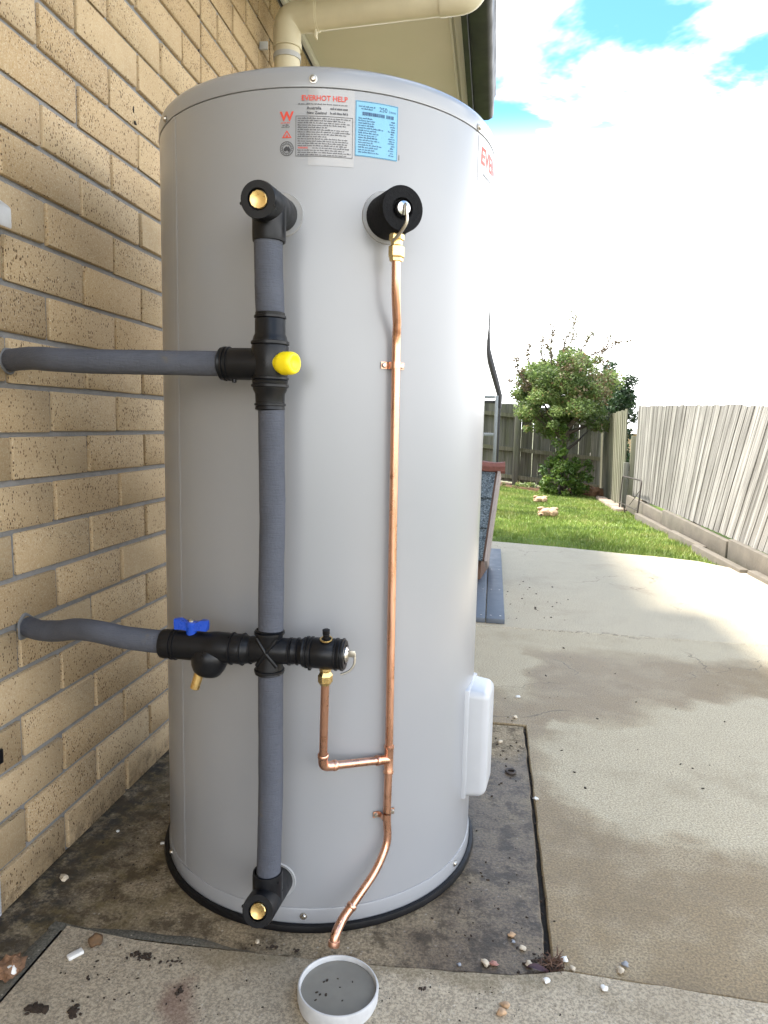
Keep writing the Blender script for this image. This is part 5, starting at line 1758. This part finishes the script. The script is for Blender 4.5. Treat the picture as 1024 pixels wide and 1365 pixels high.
# long thin shoots that rise out of the crown, with few leaves
tw, tl = MB(), []
for (x0, z0, x1, z1) in ((1.75, 1.8, 1.52, 2.48), (1.8, 1.9, 1.72, 2.62), (1.95, 2.0, 1.93, 2.75), (2.0, 2.0, 2.12, 2.66), (1.6, 1.7, 1.30, 2.35), (1.55, 1.5, 1.18, 2.05), (1.5, 1.4, 1.12, 1.72), (1.55, 1.3, 1.16, 1.42), (2.4, 2.05, 2.62, 2.50), (2.5, 2.0, 2.80, 2.33), (1.85, 1.9, 1.62, 2.33), (1.6, 1.6, 1.22, 1.88), (2.2, 2.0, 2.30, 2.45)):
    yy = 11.7 + rt.uniform(-0.4, 0.4)
    x0 -= 0.12; x1 += rt.uniform(-0.10, 0.06); z1 -= rt.uniform(0.0, 0.12)
    mid = Vector(((x0 + x1) / 2 + rt.uniform(-0.10, 0.10), yy, (z0 + z1) / 2 + rt.uniform(-0.03, 0.08)))
    P = curve_pts([(x0, yy, z0), mid, (x1, yy + rt.uniform(-0.1, 0.1), z1)], 8)
    tw.tube(P, [0.011 - 0.0004 * i for i in range(len(P))], 4)
    for q in P[2:]:
        for _ in range(rt.choice((3, 6, 8, 11))):
            tl.append(q + Vector((rt.gauss(0, 0.024), rt.gauss(0, 0.024), rt.gauss(0, 0.022))))
    for _ in range(3):
        q = P[rt.randrange(6, len(P))]
        for _ in range(6):
            tl.append(q + Vector((rt.uniform(-0.05, 0.05), rt.gauss(0, 0.03), rt.uniform(-0.03, 0.05))))
part('shoots', tw, M['bark'], tree)
V, F = leaves(np.array([tuple(v) for v in tl]), 0.046, 33)
raw_mesh('shoot_leaves', V, F, M['leaf_bronze'], tree, kind='stuff')
# climbing growth round the trunk and the shrub at its foot
sh = thing('ivy_shrub', (2.0, 11.55, lawn_z(2, 11.5)), 'bright leafy shrub growing thickly round the foot of the tree', 'shrub')
cl3 = []
for k in range(56):
    a, rr_ = rt.uniform(0, 6.283), math.sqrt(rt.random())
    z = rt.uniform(0.0, 0.85) * (1 - 0.5 * rr_)
    cl3.append((1.98 + math.cos(a) * rr_ * 0.40, 11.4 + math.sin(a) * rr_ * 0.28, lawn_z(2, 11.5) + 0.05 + z, 0.075, 0.075, 0.07, 60))
for k in range(16):
    cl3.append((1.86 + rt.uniform(-0.14, 0.12), 11.6 + rt.uniform(-0.15, 0.1), rt.uniform(0.3, 1.0), 0.07, 0.07, 0.10, 34))
V, F = leaves(crown_points(cl3, 41, 0.3), 0.055, 42)
raw_mesh('foliage', V, F, M['leaf_bright'], sh, kind='stuff')
st_ = MB()
for k in range(9):
    x = 1.98 + rt.uniform(-0.2, 0.2); yy = 11.5 + rt.uniform(-0.15, 0.15); z0 = lawn_z(x, yy)
    st_.tube([(x, yy, z0 - 0.02), (x + rt.uniform(-0.08, 0.08), yy + rt.uniform(-0.05, 0.05), z0 + 0.25), (x + rt.uniform(-0.14, 0.14), yy, z0 + 0.45)], [0.010, 0.008, 0.004], 5)
part('stem', st_, M['bark'], sh)
# low weeds along the bed
wd = thing('bed_weeds', (1.4, 12.2, lawn_z(1.4, 12.2)), 'sparse low weeds along the soil at the back fence', 'weeds')
cl4 = [(rt.uniform(1.0, 1.75), rt.uniform(12.0, 12.6), lawn_z(1.3, 12.2) + 0.06, 0.08, 0.08, 0.05, 26) for _ in range(9)]
V, F = leaves(crown_points(cl4, 51, 0.1), 0.05, 52)
raw_mesh('foliage', V, F, M['leaf_mid'], wd, kind='stuff')
# dark evergreen beyond the fence, right of the crown
et = thing('evergreen_tree', (3.15, 14.3, -0.75), 'dark dense evergreen tree just beyond the back fence corner', 'tree')
part('trunk', MB().tube([(3.15, 14.3, -0.76), (3.17, 14.3, 0.4), (3.12, 14.3, 1.2)], [0.09, 0.08, 0.05], 10), M['bark'], et)
cl5 = []
for k in range(60):
    a, rr_ = rt.uniform(0, 6.283), math.sqrt(rt.random())
    z = rt.uniform(0.15, 1.45 + 0.85 * math.sqrt(max(0, 1 - rr_ ** 2)))
    cl5.append((2.98 + math.cos(a) * rr_ * 0.52, 14.3 + math.sin(a) * rr_ * 0.5, z, 0.17, 0.17, 0.15, 330))
V, F = leaves(crown_points(cl5, 61, 0.3), 0.058, 62)
raw_mesh('crown', V, F, M['leaf_dark'], et, kind='stuff')

# ------------------------------------------------------------------ neighbour's house glimpsed through the gap
nb = thing('neighbour_house', (6.5, 21, -0.75), 'pale brick neighbouring house seen through gap between the fences', 'house')
part('wall', MB().box(4.2, 9.0, 20.0, 26.0, -0.76, 0.80), plain('pale_brick', (0.50, 0.45, 0.38), 0.85, var=0.15, scale=3), nb, sm=False)
for k in range(16):
    part('brick_course', MB().box(4.19, 9.01, 19.985, 19.998, -0.74 + k * 0.096, -0.74 + k * 0.096 + 0.082), M['brick'], nb, sm=False)
part('window', MB().box(4.50, 4.72, 19.95, 19.98, -0.05, 0.28), M['window_dark'], nb, sm=False)
part('roof', MB().add([(3.9, 19.7, 0.80), (9.3, 19.7, 0.80), (9.3, 26.3, 0.80), (3.9, 26.3, 0.80), (5.9, 23, 1.02), (7.3, 23, 1.02)], [(0, 1, 5, 4), (1, 2, 5), (2, 3, 4, 5), (3, 0, 4), (3, 2, 1, 0)]), plain('pale_tiles', (0.42, 0.38, 0.34), 0.8, var=0.15, scale=6), nb, sm=False)
wp = MB().bbox(2.765, 2.815, 10.4, 10.45, -0.75, 0.40, 0.004)
single('white_post', wp, M['white_paint'], 'slim white post standing in gap beside the leaning fence', 'post')
